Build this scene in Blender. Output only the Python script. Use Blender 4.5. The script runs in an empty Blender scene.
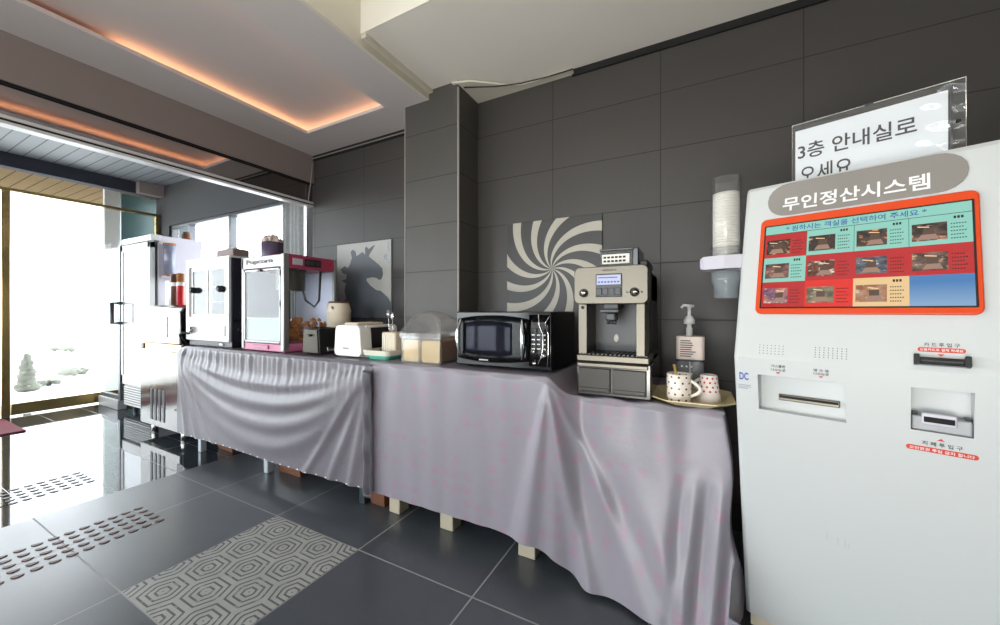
import bpy, bmesh, math, random
from mathutils import Vector, Matrix
random.seed(7)
S = bpy.context.scene
COL = S.collection
PI = math.pi

# ------------------------------------------------------------------ camera model
FPX, YAW, CYP, HC = 373.0, math.radians(27.62), 311.0, 1.073
cw, sw = math.cos(YAW), math.sin(YAW)
def ray(x, y):
    u = (x-500)/FPX; v = -(y-CYP)/FPX
    return Vector((u*cw-sw, u*sw+cw, v))
def at(x, y, X=None, Y=None, Z=None):
    d = ray(x, y)
    t = X/d.x if X is not None else Y/d.y if Y is not None else (Z-HC)/d.z
    return Vector((t*d.x, t*d.y, HC+t*d.z))
cam_d = bpy.data.cameras.new('camera'); cam = bpy.data.objects.new('camera', cam_d); COL.objects.link(cam)
cam_d.sensor_width = 36; cam_d.lens = 36*FPX/1000; cam_d.shift_y = -(312.5-CYP)/1000
cam_d.clip_start = .02; cam_d.clip_end = 300
cam.location = (0, 0, HC); cam.rotation_euler = (PI/2, 0, YAW)
S.camera = cam
vs = S.view_settings
vs.view_transform = 'Standard'; vs.look = 'None'; vs.gamma = 1; vs.exposure = 0.2
try: vs.use_curve_mapping = False
except Exception: pass

# ------------------------------------------------------------------ materials
def lin(c):
    return tuple(((v/255)/12.92 if v/255 <= .04045 else ((v/255+.055)/1.055)**2.4) for v in c)
class NT:
    def __init__(s, name):
        s.m = bpy.data.materials.new(name); s.m.use_nodes = True
        s.t = s.m.node_tree; s.t.nodes.clear()
        s.out = s.t.nodes.new('ShaderNodeOutputMaterial')
    def n(s, typ, **kw):
        nd = s.t.nodes.new(typ)
        for k, v in kw.items(): setattr(nd, k, v)
        return nd
    def l(s, a, b): s.t.links.new(a, b)
    def setin(s, sock, v):
        if isinstance(v, bpy.types.NodeSocket): s.l(v, sock)
        else: sock.default_value = v
    def math(s, op, a, b=None, c=None, clamp=False):
        nd = s.n('ShaderNodeMath', operation=op); nd.use_clamp = clamp
        s.setin(nd.inputs[0], a)
        if b is not None: s.setin(nd.inputs[1], b)
        if c is not None: s.setin(nd.inputs[2], c)
        return nd.outputs[0]
    def mix(s, f, a, b):
        nd = s.n('ShaderNodeMix', data_type='RGBA')
        s.setin(nd.inputs[0], f)
        for i, v in ((6, a), (7, b)):
            if isinstance(v, tuple): v = (*v[:3], 1)
            s.setin(nd.inputs[i], v)
        return nd.outputs[2]
    def coord(s): return s.n('ShaderNodeTexCoord').outputs['Object']
    def xyz(s, v=None):
        nd = s.n('ShaderNodeSeparateXYZ'); s.l(v if v is not None else s.coord(), nd.inputs[0]); return nd.outputs
    def noise(s, scale, detail=3, vec=None, rough=.55):
        nd = s.n('ShaderNodeTexNoise'); nd.inputs['Scale'].default_value = scale
        nd.inputs['Detail'].default_value = detail; nd.inputs['Roughness'].default_value = rough
        s.l(vec if vec is not None else s.coord(), nd.inputs['Vector']); return nd.outputs['Fac']
    def bsdf(s, color, rough=.5, metal=0, spec=.5, emis=None, estr=0, coat=0, normal=None):
        b = s.n('ShaderNodeBsdfPrincipled')
        s.setin(b.inputs['Base Color'], (*color[:3], 1) if isinstance(color, tuple) else color)
        s.setin(b.inputs['Roughness'], rough); s.setin(b.inputs['Metallic'], metal)
        b.inputs['Specular IOR Level'].default_value = spec
        if coat: b.inputs['Coat Weight'].default_value = coat; b.inputs['Coat Roughness'].default_value = .08
        if emis is not None:
            s.setin(b.inputs['Emission Color'], (*emis[:3], 1) if isinstance(emis, tuple) else emis)
            b.inputs['Emission Strength'].default_value = estr
        if normal is not None: s.l(normal, b.inputs['Normal'])
        s.l(b.outputs[0], s.out.inputs[0]); return b
    def bump(s, h, strength=.3, dist=.01):
        nd = s.n('ShaderNodeBump'); nd.inputs['Strength'].default_value = strength
        nd.inputs['Distance'].default_value = dist; s.l(h, nd.inputs['Height']); return nd.outputs[0]

def plain(name, rgb, rough=.5, metal=0, var=.06, scale=6, spec=.5, coat=0, bump=0):
    """painted / moulded surface with a slight mottling of its own colour"""
    t = NT(name); c = lin(rgb)
    f = t.noise(scale, 4)
    col = t.mix(f, tuple(v*(1-var) for v in c), tuple(min(1, v*(1+var)) for v in c))
    nm = t.bump(t.noise(scale*30, 2), bump, .002) if bump else None
    t.bsdf(col, rough, metal, spec, coat=coat, normal=nm)
    return t.m
def brushed(name, rgb, rough=.3, axis='Z'):
    t = NT(name); c = lin(rgb)
    mp = t.n('ShaderNodeMapping'); t.l(t.coord(), mp.inputs[0])
    mp.inputs['Scale'].default_value = (2, 2, 180) if axis == 'Z' else (180, 180, 2)
    f = t.noise(3, 2, mp.outputs[0])
    t.bsdf(t.mix(f, tuple(v*.9 for v in c), tuple(min(1, v*1.1) for v in c)), t.math('MULTIPLY_ADD', f, .12, rough-.06), 1)
    return t.m
def glass(name, tint=(1, 1, 1), refl=1.0, haze=0, hazecol=(1, 1, 1), rough=.02):
    t = NT(name)
    tr = t.n('ShaderNodeBsdfTransparent'); tr.inputs[0].default_value = (*tint, 1)
    gl = t.n('ShaderNodeBsdfGlossy'); gl.inputs['Roughness'].default_value = rough
    lw = t.n('ShaderNodeLayerWeight'); lw.inputs['Blend'].default_value = .5       # Schlick reflectance, same from both sides of a pane
    fz = t.math('MULTIPLY_ADD', t.math('POWER', lw.outputs['Facing'], 5.0), .96, .04)
    mx = t.n('ShaderNodeMixShader'); t.l(t.math('MULTIPLY', fz, refl*.7, clamp=True), mx.inputs[0])
    t.l(tr.outputs[0], mx.inputs[1]); t.l(gl.outputs[0], mx.inputs[2]); last = mx.outputs[0]
    if haze:
        df = t.n('ShaderNodeBsdfDiffuse'); df.inputs[0].default_value = (*hazecol, 1)
        m2 = t.n('ShaderNodeMixShader'); m2.inputs[0].default_value = haze
        t.l(last, m2.inputs[1]); t.l(df.outputs[0], m2.inputs[2]); last = m2.outputs[0]
    t.l(last, t.out.inputs[0]); return t.m
def emit(name, rgb, strength):
    t = NT(name); e = t.n('ShaderNodeEmission'); e.inputs[0].default_value = (*lin(rgb), 1); e.inputs[1].default_value = strength
    t.l(e.outputs[0], t.out.inputs[0]); return t.m
def tile_mat(name, ax, ay, pw, ph, w, h, rgb, grout, gw=.0025, rough=.4, var=.1, spec=.5, cloud=1.2, rvar=.12, grain=.15):
    t = NT(name); o = t.xyz()
    fx = t.math('FRACT', t.math('DIVIDE', t.math('SUBTRACT', o[ax], pw), w))
    fy = t.math('FRACT', t.math('DIVIDE', t.math('SUBTRACT', o[ay], ph), h))
    ix = t.math('FLOOR', t.math('DIVIDE', t.math('SUBTRACT', o[ax], pw), w))
    iy = t.math('FLOOR', t.math('DIVIDE', t.math('SUBTRACT', o[ay], ph), h))
    def edge(f, size):
        return t.math('MULTIPLY', t.math('MINIMUM', f, t.math('SUBTRACT', 1.0, f)), size)
    d = t.math('MINIMUM', edge(fx, w), edge(fy, h))
    g = t.math('LESS_THAN', d, gw)
    cb = t.n('ShaderNodeCombineXYZ'); t.l(ix, cb.inputs[0]); t.l(iy, cb.inputs[1])
    wn = t.n('ShaderNodeTexWhiteNoise', noise_dimensions='3D'); t.l(cb.outputs[0], wn.inputs['Vector'])
    c = lin(rgb)
    n1 = t.noise(cloud, 6, None, .65); n2 = t.noise(cloud*14, 3)
    f = t.math('ADD', t.math('MULTIPLY', n1, .7), t.math('ADD', t.math('MULTIPLY', n2, .2), t.math('MULTIPLY', wn.outputs['Value'], .12)), clamp=True)
    col = t.mix(f, tuple(v*(1-var*2.2) for v in c), tuple(v*(1+var*2.2) for v in c))
    col = t.mix(g, col, lin(grout))
    r = t.math('ADD', t.math('MULTIPLY_ADD', n1, rvar, rough-rvar/2), t.math('MULTIPLY', g, .3))
    nm = t.bump(t.math('SUBTRACT', t.math('MULTIPLY', n2, grain), g), .12, .002)
    t.bsdf(col, r, 0, spec, normal=nm); return t.m

M = {}
M['wall'] = tile_mat('charcoal_wall_tile', 0, 2, -.7624, 2.2275, .6, .3, (66, 62, 59), (44, 41, 39), rough=.42)
M['wall_recess'] = tile_mat('charcoal_recess_tile', 0, 2, -2.354, 2.2275, .6, .3, (64, 61, 60), (44, 42, 41), rough=.42)
M['pillar'] = tile_mat('charcoal_pillar_tile', 0, 2, -1.0, 2.2275, 2.0, .3, (78, 75, 71), (54, 51, 48), rough=.42)
M['floor'] = tile_mat('slate_floor_tile', 0, 1, -1.941, 1.19, .6, .6, (72, 77, 83), (150, 150, 150), gw=.003, rough=.33, var=.22, cloud=2.4, spec=1.0, grain=0.0)
M['polished'] = tile_mat('polished_stone', 0, 1, -3.64, .005, 1.2, .3, (52, 58, 64), (70, 75, 80), gw=.0015, rough=.05, var=.22, cloud=1.6, rvar=.03, spec=1.0)
M['ceil'] = plain('white_ceiling_paint', (240, 234, 224), .8, var=.02, scale=1.5)
M['soffit'] = plain('grey_white_soffit_paint', (206, 199, 196), .8, var=.02, scale=1.5)
M['beam'] = plain('warm_grey_paint', (138, 127, 122), .75, var=.02, scale=1.5)
M['ivory'] = plain('ivory_paint', (228, 223, 212), .8, var=.02, scale=1.5)
M['olive'] = plain('cream_paint', (216, 210, 194), .8, var=.02, scale=1.5)
M['black'] = plain('black_gap', (18, 17, 17), .8)
M['dark'] = plain('dark_violet_paint', (54, 53, 55), .7, var=.04)
M['navy'] = plain('navy_beam', (40, 42, 52), .95, var=.04)
M['alu'] = plain('bright_aluminium', (238, 238, 236), .28, .9, .02)
M['alu_d'] = plain('dark_aluminium', (92, 94, 98), .35, .8, .04)
M['brass'] = brushed('brass_metal', (196, 170, 112), .22, 'Z')
M['mirror'] = plain('dark_mirror_glass', (172, 166, 166), .03, 1, .01)
M['cream_trim'] = plain('cream_edge_trim', (160, 154, 144), .45)
M['glass'] = glass('clear_glass')
M['glass_t'] = glass('tinted_glass', (.88, .95, .93))
M['cabglass'] = glass('cabinet_glass', (.97, .98, .98), 1.3, .015, (.8, .85, .86))
M['white'] = plain('white_enamel', (214, 214, 213), .25, 0, .02, spec=.6)
M['white_m'] = plain('white_plastic', (232, 230, 226), .42, 0, .02)
M['kiosk'] = plain('kiosk_white_steel', (200, 203, 202), .38, 0, .015, 2)
M['cream'] = plain('cream_plastic', (222, 208, 186), .4, 0, .03)
M['greywhite'] = plain('pale_lilac_steel', (196, 192, 202), .4, 0, .03)
M['blk_gloss'] = plain('black_gloss', (16, 17, 20), .12, 0, .05, spec=.6)
M['blk'] = plain('black_plastic', (26, 26, 29), .4, 0, .05)
M['blkblue'] = plain('blue_black_steel', (40, 42, 54), .4, .3, .06)
M['charcoal'] = plain('charcoal_plastic', (58, 58, 60), .35, 0, .05)
M['steel'] = brushed('brushed_steel', (112, 107, 97), .4, 'Z')
M['steel_d'] = brushed('dark_steel', (62, 59, 53), .34, 'Z')
M['steel_l'] = plain('polished_steel', (214, 212, 206), .16, 1, .05, 4)
M['drawer'] = plain('smoked_brown_drawer', (64, 61, 56), .35, 0, .08, spec=.3)
M['satin'] = plain('satin_steel', (150, 152, 150), .35, .6, .04)
M['chrome'] = plain('chrome', (220, 220, 222), .06, 1, .02)
M['smoke'] = plain('smoked_plastic', (44, 42, 40), .15, 0, .08, spec=.6)
M['orange'] = plain('orange_bezel', (214, 66, 10), .3, 0, .02)
M['grey_plate'] = plain('grey_plate', (138, 133, 128), .16, .0, .03)
M['ink'] = plain('black_ink', (34, 34, 36), .6)
M['ink_w'] = plain('white_ink', (236, 236, 234), .5)
M['ink_r'] = plain('red_ink', (206, 62, 44), .5)
M['ink_b'] = plain('blue_ink', (70, 96, 170), .5)
M['ink_g'] = plain('grey_ink', (150, 156, 168), .5)
M['paper'] = plain('white_paper', (222, 226, 230), .6, 0, .02)
M['sleeve'] = glass('clear_vinyl', (.97, .97, .97), 1.6, .05, (.9, .9, .9), .08)
M['pink'] = plain('pink_enamel', (196, 112, 146), .35, 0, .05)
M['rose'] = plain('rose_enamel', (168, 62, 92), .35, 0, .06)
M['wood_c'] = plain('pale_timber', (182, 172, 150), .7, 0, .1, 18, bump=.2)
M['wood_b'] = plain('brown_timber', (104, 62, 36), .6, 0, .22, 14, bump=.2)
M['leg_pale'] = plain('pale_leg_metal', (176, 186, 190), .4, .2)
M['leg_dark'] = plain('dark_leg', (54, 64, 72), .4, .3)
M['maroon'] = plain('maroon_mat', (122, 50, 62), .9, 0, .1, 40, bump=.6)
M['red'] = plain('red_tin', (206, 36, 44), .35)
M['brown'] = plain('dark_brown_label', (88, 54, 42), .45)
M['bread'] = plain('bread_crumb', (240, 208, 146), .85, 0, .1, 45, bump=.7)
M['crust'] = plain('bread_crust', (168, 104, 44), .7, 0, .2, 20, bump=.5)
M['mint'] = plain('mint_plastic', (104, 196, 170), .35)
M['traycream'] = plain('cream_tray', (226, 222, 206), .35)
M['gold'] = plain('pale_gold_lacquer', (208, 192, 146), .3, .1, .08)
M['brownbox'] = plain('brown_tissue_box', (140, 120, 116), .6, 0, .12)
M['violet'] = plain('violet_tin', (84, 74, 96), .4)
M['tuft'] = plain('pale_tissue', (222, 204, 194), .8)
M['cup_w'] = plain('white_paper_cup', (240, 236, 226), .6)
M['tube'] = glass('clear_tube', (.95, .95, .95), 1.2, .04, (.8, .82, .84), .16)
M['dome'] = glass('hazy_dome', (.96, .96, .96), 3.0, .09, (.82, .82, .80), .06)
M['bottle'] = glass('clear_bottle', (.93, .94, .95), 1.0, .18, (.6, .62, .66), .22)
M['popcorn'] = plain('popcorn_caramel', (206, 128, 58), .7, 0, .35, 60, bump=.8)
M['purple_tube'] = plain('purple_tube', (132, 134, 152), .3, .2)
M['lilacgrey'] = plain('curtain_grey', (150, 150, 150), .8, 0, .2, 30)
M['ext_white'] = plain('outdoor_concrete', (226, 226, 222), .8, 0, .05)
M['ext_grey'] = plain('outdoor_column', (176, 176, 172), .8, 0, .12, 8)
M['teal'] = plain('teal_cladding', (52, 76, 76), .4, 0, .06)
M['leaf'] = plain('grey_green_leaf', (112, 114, 104), .8, 0, .3, 20)
def slat_mat(name, rgb, gap, rough=.5, spec=.3, ph=.0, w=.17):
    t = NT(name); o = t.xyz()
    f = t.math('FRACT', t.math('DIVIDE', t.math('SUBTRACT', o[1], ph), w))
    g = t.math('LESS_THAN', f, .09)
    c = lin(rgb); n = t.noise(3, 4)
    col = t.mix(g, t.mix(n, tuple(v*.93 for v in c), tuple(min(1, v*1.07) for v in c)), lin(gap))
    t.bsdf(col, rough, 0, spec, normal=t.bump(t.math('SUBTRACT', 1.0, g), .4, .01)); return t.m
M['slat_w'] = slat_mat('white_slat_ceiling', (124, 127, 132), (44, 46, 52), w=.102)
M['slat_t'] = slat_mat('tan_slat_canopy', (104, 88, 66), (60, 48, 36), .9, .0, w=.115)

def hexa_mat():
    t = NT('concentric_hexagon_tile'); o = t.xyz()
    s, p = .1475, .15
    x0, y0 = -1.803, 1.117
    def metric(ox, oy):
        fx = t.math('SUBTRACT', t.math('WRAP', t.math('SUBTRACT', o[0], x0+ox), s, -s), 0.0)
        fy = t.math('WRAP', t.math('SUBTRACT', o[1], y0+oy), p/2, -p/2)
        ax = t.math('ABSOLUTE', fx); ay = t.math('ABSOLUTE', fy)
        k = (s*s+p*p/4)/2
        a = t.math('DIVIDE', ay, p/2)
        b = t.math('DIVIDE', t.math('ADD', t.math('MULTIPLY', ax, s), t.math('MULTIPLY', ay, p/2)), k)
        c = t.math('DIVIDE', ax, .088)
        return t.math('MAXIMUM', t.math('MAXIMUM', a, b), c)
    d = t.math('MINIMUM', metric(0, 0), metric(s, p/2))
    st = t.math('LESS_THAN', t.math('FRACT', t.math('ADD', t.math('MULTIPLY', d, 3.6), .2)), .34)
    wear = t.math('GREATER_THAN', t.noise(26, 4), .40)
    st = t.math('MULTIPLY', st, t.math('MULTIPLY_ADD', wear, .45, .55))
    n = t.noise(12, 4)
    base = t.mix(n, lin((146, 148, 146)), lin((186, 186, 180)))
    t.bsdf(t.mix(st, base, lin((88, 92, 94))), .5); return t.m
M['hexa'] = hexa_mat()
def spiral_mat(cx, cz):
    t = NT('black_and_cream_swirl'); o = t.xyz()
    dx = t.math('SUBTRACT', o[0], cx); dz = t.math('SUBTRACT', o[2], cz)
    r = t.math('SQRT', t.math('ADD', t.math('MULTIPLY', dx, dx), t.math('MULTIPLY', dz, dz)))
    th = t.math('ARCTAN2', dz, dx)
    a = t.math('ADD', th, t.math('MULTIPLY', t.math('POWER', r, .8), 2.6))
    f = t.math('FRACT', t.math('ADD', t.math('MULTIPLY', a, 12/(2*PI)), .68))
    g = t.math('LESS_THAN', f, .40)
    n = t.noise(9, 4)
    t.bsdf(t.mix(g, t.mix(n, lin((48, 47, 45)), lin((58, 57, 55))), t.mix(n, lin((168, 162, 148)), lin((188, 182, 168)))), .4); return t.m
M['spiral'] = spiral_mat(.001, .300)
def cloth_mat(name, base, tint, amount, cell=.05, rough=.32):
    t = NT(name); o = t.xyz()
    u = o[0]; v = t.math('SUBTRACT', o[2], o[1])
    def cells(c, off, size, thr):
        uu = t.math('ADD', t.math('DIVIDE', u, c), off); vv = t.math('ADD', t.math('DIVIDE', v, c), off*1.7)
        cb = t.n('ShaderNodeCombineXYZ'); t.l(t.math('FLOOR', uu), cb.inputs[0]); t.l(t.math('FLOOR', vv), cb.inputs[1]); cb.inputs[2].default_value = off
        wn = t.n('ShaderNodeTexWhiteNoise', noise_dimensions='3D'); t.l(cb.outputs[0], wn.inputs['Vector'])
        q = t.math('MAXIMUM', t.math('ABSOLUTE', t.math('SUBTRACT', t.math('FRACT', uu), .5)), t.math('ABSOLUTE', t.math('SUBTRACT', t.math('FRACT', vv), .5)))
        return t.math('MULTIPLY', t.math('LESS_THAN', q, size), t.math('GREATER_THAN', wn.outputs['Value'], thr))
    a = t.math('MAXIMUM', cells(cell, .3, .27, .55), t.math('MULTIPLY', cells(cell*.5, 5.1, .3, .75), .6))
    n = t.noise(55, 3); n2 = t.noise(2.5, 2)
    c = lin(base)
    col = t.mix(n2, tuple(x*.96 for x in c), tuple(min(1, x*1.04) for x in c))
    col = t.mix(t.math('MULTIPLY', a, t.math('MULTIPLY_ADD', n, .6, amount-.3), clamp=True), col, lin(tint))
    t.bsdf(col, rough, 0, .5, normal=t.bump(t.noise(14, 4), .15, .01)); return t.m
M['cloth_l'] = cloth_mat('grey_lilac_vinyl', (106, 101, 108), (88, 81, 92), .26, .022, .34)  # greyer speckled vinyl; base also darkened, putting this side's shade into the colour
M['cloth_r'] = cloth_mat('pink_squares_vinyl', (140, 136, 145), (166, 112, 140), .30, .062, .34)
def dots_mat(name, base, dot, R, per, rad, band=None):
    t = NT(name); o = t.xyz()
    u = t.math('DIVIDE', t.math('MULTIPLY', t.math('ARCTAN2', o[1], o[0]), R), per); v = t.math('DIVIDE', o[2], per*.8)
    row = t.math('FLOOR', v)
    uu = t.math('ADD', u, t.math('MULTIPLY', t.math('WRAP', row, 2.0, 0.0), .5))
    fx = t.math('SUBTRACT', t.math('FRACT', uu), .5); fy = t.math('MULTIPLY', t.math('SUBTRACT', t.math('FRACT', v), .5), .8)
    d = t.math('SQRT', t.math('ADD', t.math('MULTIPLY', fx, fx), t.math('MULTIPLY', fy, fy)))
    m = t.math('LESS_THAN', d, rad)
    if band: m = t.math('MULTIPLY', m, t.math('GREATER_THAN', o[2], band))
    t.bsdf(t.mix(m, lin(base), lin(dot)), .25, 0, .5); return t.m
M['mug_dots'] = dots_mat('cream_mug_black_dots', (238, 226, 214), (70, 44, 48), .042, .026, .15)
M['mug_red'] = dots_mat('white_mug_red_marks', (238, 228, 220), (196, 70, 92), .034, .02, .2, .032)
def ice_mat():
    t = NT('reflective_steel_panel')
    n = t.noise(2.2, 4)
    t.bsdf(t.mix(n, lin((112, 110, 107)), lin((146, 144, 140))), t.math('MULTIPLY_ADD', n, .14, .1), 1); return t.m
M['ice'] = ice_mat()
def photo_mat(name, a, b, c, seed):
    t = NT(name); mp = t.n('ShaderNodeMapping'); t.l(t.coord(), mp.inputs[0]); mp.inputs['Location'].default_value = (seed*3.1, seed*1.7, seed)
    mp.inputs['Scale'].default_value = (26, 26, 44)
    n = t.noise(1.1, 3, mp.outputs[0]); n2 = t.noise(2.3, 2, mp.outputs[0])
    col = t.mix(t.math('SMOOTHSTEP', n, .42, .62) if False else t.math('MULTIPLY_ADD', n, 4.0, -1.6, clamp=True), lin(a), lin(b))
    col = t.mix(t.math('MULTIPLY_ADD', n2, 7.0, -4.1, clamp=True), col, lin(c))
    t.bsdf((0.01, .01, .01), .08, 0, .5, emis=col, estr=.85); return t.m
def screen_mat(name, rgb, k=.8):
    t = NT(name); t.bsdf((0.01, .01, .01), .08, 0, .5, emis=lin(rgb), estr=k); return t.m

# ------------------------------------------------------------------ mesh builder
class MB:
    def __init__(s): s.bm = bmesh.new(); s.mi = 0
    def _mi(s, faces):
        for f in faces: f.material_index = s.mi
    def box(s, a, b, bev=0, seg=2, mat=None):
        x0, x1 = sorted((a[0], b[0])); y0, y1 = sorted((a[1], b[1])); z0, z1 = sorted((a[2], b[2]))
        v = [s.bm.verts.new(p) for p in ((x0,y0,z0),(x1,y0,z0),(x1,y1,z0),(x0,y1,z0),(x0,y0,z1),(x1,y0,z1),(x1,y1,z1),(x0,y1,z1))]
        fs = [s.bm.faces.new([v[i] for i in q]) for q in ((3,2,1,0),(4,5,6,7),(0,1,5,4),(1,2,6,5),(2,3,7,6),(3,0,4,7))]
        s._mi(fs)
        if bev:
            bev = min(bev, .49*min(x1-x0, y1-y0, z1-z0))
            es = list({e for f in fs for e in f.edges})
            r = bmesh.ops.bevel(s.bm, geom=es, offset=bev, segments=seg, profile=.5, affect='EDGES', clamp_overlap=True)
            for f in r['faces']: f.material_index = s.mi; f.smooth = True
            vs_ = r['verts']
        else: vs_ = v
        if mat is not None:
            allv = {vv for f in s.bm.faces for vv in f.verts if vv in set(vs_)} if bev else set(v)
            bmesh.ops.transform(s.bm, matrix=mat, verts=list(allv))
        return s
    def quad(s, *pts):
        f = s.bm.faces.new([s.bm.verts.new(p) for p in pts]); s._mi([f]); return s
    def prism(s, pts, d, bev=0, seg=2):
        """pts: ordered 3-D outline, d: extrusion vector"""
        d = Vector(d); n = len(pts)
        a = [s.bm.verts.new(p) for p in pts]; b = [s.bm.verts.new(Vector(p)+d) for p in pts]
        fs = [s.bm.faces.new(a), s.bm.faces.new(b[::-1])]
        for i in range(n): fs.append(s.bm.faces.new((a[i], b[i], b[(i+1) % n], a[(i+1) % n])))
        s._mi(fs); bmesh.ops.recalc_face_normals(s.bm, faces=fs)
        if bev:
            r = bmesh.ops.bevel(s.bm, geom=list({e for f in fs for e in f.edges}), offset=bev, segments=seg, profile=.5, affect='EDGES', clamp_overlap=True)
            for f in r['faces']: f.material_index = s.mi; f.smooth = True
        return s
    def lathe(s, c, prof, seg=28, axis='Z', closed=True, sx=1, sy=1):
        c = Vector(c); rings = []
        R = {'Z': Matrix.Identity(3), 'Y': Matrix.Rotation(-PI/2, 3, 'X'), 'X': Matrix.Rotation(PI/2, 3, 'Y')}[axis]
        for r, z in prof:
            if r < 1e-6: rings.append([s.bm.verts.new(c + R @ Vector((0, 0, z)))])
            else: rings.append([s.bm.verts.new(c + R @ Vector((sx*r*math.cos(2*PI*i/seg), sy*r*math.sin(2*PI*i/seg), z))) for i in range(seg)])
        fs = []
        for A, B in zip(rings, rings[1:]):
            for i in range(seg):
                j = (i+1) % seg
                if len(A) == 1 and len(B) == 1: continue
                if len(A) == 1: f = s.bm.faces.new((A[0], B[i], B[j]))
                elif len(B) == 1: f = s.bm.faces.new((A[i], B[0], A[j]))
                else: f = s.bm.faces.new((A[i], A[j], B[j], B[i]))
                f.smooth = True; fs.append(f)
        s._mi(fs); return s
    def cyl(s, c, r, h, seg=24, axis='Z', bev=.0):
        b = bev or min(r, h)*.06
        return s.lathe(c, [(0, 0), (r-b, 0), (r, b), (r, h-b), (r-b, h), (0, h)], seg, axis)
    def tube(s, pts, r, seg=8, cap=True):
        pts = [Vector(p) for p in pts]; rings = []; up = Vector((.13, .31, .94)).normalized()
        for i, p in enumerate(pts):
            t = (pts[min(i+1, len(pts)-1)] - pts[max(i-1, 0)]).normalized()
            a = t.cross(up)
            if a.length < 1e-4: a = t.cross(Vector((1, 0, 0)))
            a.normalize(); b = t.cross(a)
            rr = r[i] if isinstance(r, (list, tuple)) else r
            rings.append([s.bm.verts.new(p + rr*(a*math.cos(2*PI*k/seg) + b*math.sin(2*PI*k/seg))) for k in range(seg)])
        fs = []
        for A, B in zip(rings, rings[1:]):
            for k in range(seg):
                f = s.bm.faces.new((A[k], A[(k+1) % seg], B[(k+1) % seg], B[k])); f.smooth = True; fs.append(f)
        if cap:
            fs.append(s.bm.faces.new(rings[0][::-1])); fs.append(s.bm.faces.new(rings[-1]))
        s._mi(fs); return s
    def grid(s, fn, nu, nv, smooth=True):
        V = [[s.bm.verts.new(fn(i/nu, j/nv)) for j in range(nv+1)] for i in range(nu+1)]; fs = []
        for i in range(nu):
            for j in range(nv):
                f = s.bm.faces.new((V[i][j], V[i+1][j], V[i+1][j+1], V[i][j+1])); f.smooth = smooth; fs.append(f)
        s._mi(fs); return s
    def blob(s, c, r, seed=0, amp=.2, sub=2):
        rnd = random.Random(seed)
        q = bmesh.ops.create_icosphere(s.bm, subdivisions=sub, radius=1)
        r = r if isinstance(r, (tuple, list)) else (r, r, r)
        for v in q['verts']:
            k = 1 + rnd.uniform(-amp, amp)
            v.co = Vector((c[0]+v.co.x*r[0]*k, c[1]+v.co.y*r[1]*k, c[2]+v.co.z*r[2]*k))
        fs = {f for v in q['verts'] for f in v.link_faces}
        for f in fs: f.smooth = True; f.material_index = s.mi
        return s
    def xform(s, m): s.bm.transform(m); return s

XF = {}
def obj(name, mb, mats, parent=None, local=False, recenter=None):
    bm = mb.bm
    if parent is not None and not local: bm.transform(XF[parent.name].inverted())
    me = bpy.data.meshes.new(name)
    off = Vector((0, 0, 0))
    if recenter is None: recenter = False
    if recenter:
        xs = [v.co for v in bm.verts]
        off = Vector(((min(v.x for v in xs)+max(v.x for v in xs))/2, (min(v.y for v in xs)+max(v.y for v in xs))/2, min(v.z for v in xs)))
        bm.transform(Matrix.Translation(-off))
    bm.normal_update()
    bm.to_mesh(me); bm.free()
    for m in (mats if isinstance(mats, (list, tuple)) else [mats]): me.materials.append(M[m] if isinstance(m, str) else m)
    o = bpy.data.objects.new(name, me); COL.objects.link(o)
    o.location = off
    if parent is not None:
        o.parent = parent; XF[o.name] = XF[parent.name] @ Matrix.Translation(off)
    else: XF[o.name] = Matrix.Translation(off)
    return o
def tag(o, label, cat, group=None, kind=None):
    o['label'] = label; o['category'] = cat
    if group: o['group'] = group
    if kind: o['kind'] = kind
    return o
def thing(name, label, cat, loc, rz=0, group=None):
    o = bpy.data.objects.new(name, None); COL.objects.link(o); o.empty_display_size = .05
    o.location = loc; o.rotation_euler = (0, 0, rz)
    XF[o.name] = Matrix.Translation(Vector(loc)) @ Matrix.Rotation(rz, 4, 'Z')
    return tag(o, label, cat, group)
def struct(name, mb, mats, label=None):
    o = obj(name, mb, mats); o['kind'] = 'structure'
    if label: o['label'] = label
    return o
def B(a, b, bev=0, seg=2): return MB().box(a, b, bev, seg)

_txt = {}
def text_mb(s, w=None, h=None, depth=.0006, bold=0.0, squeeze=True):
    """lettering as a mesh in the x-y plane, centred, scaled to width w (and height h)"""
    cu = bpy.data.curves.new('lettering', 'FONT'); cu.body = s; cu.align_x = 'CENTER'; cu.align_y = 'CENTER'
    cu.resolution_u = 3; cu.offset = bold; cu.extrude = .01
    o = bpy.data.objects.new('lettering_source', cu); COL.objects.link(o)
    dg = bpy.context.evaluated_depsgraph_get()
    me = bpy.data.meshes.new_from_object(o.evaluated_get(dg))
    bpy.data.objects.remove(o); bpy.data.curves.remove(cu)
    mb = MB(); mb.bm.from_mesh(me); bpy.data.meshes.remove(me)
    if not mb.bm.verts: return mb
    xs = [v.co.x for v in mb.bm.verts]; ys = [v.co.y for v in mb.bm.verts]
    cx, cy = (min(xs)+max(xs))/2, (min(ys)+max(ys))/2; W, Hh = max(xs)-min(xs), max(ys)-min(ys)
    kx = w/W if w else h/Hh; ky = h/Hh if h else kx
    for v in mb.bm.verts: v.co = Vector(((v.co.x-cx)*kx, (v.co.y-cy)*ky, depth if v.co.z > 0 else 0))
    return mb
def merge(a, b, mi=None):
    """append builder b to builder a"""
    me = bpy.data.meshes.new('tmp'); b.bm.to_mesh(me); b.bm.free()
    n = len(a.bm.faces); a.bm.from_mesh(me); bpy.data.meshes.remove(me)
    if mi is not None:
        a.bm.faces.ensure_lookup_table()
        for f in a.bm.faces[n:]: f.material_index = mi
    return a
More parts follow.
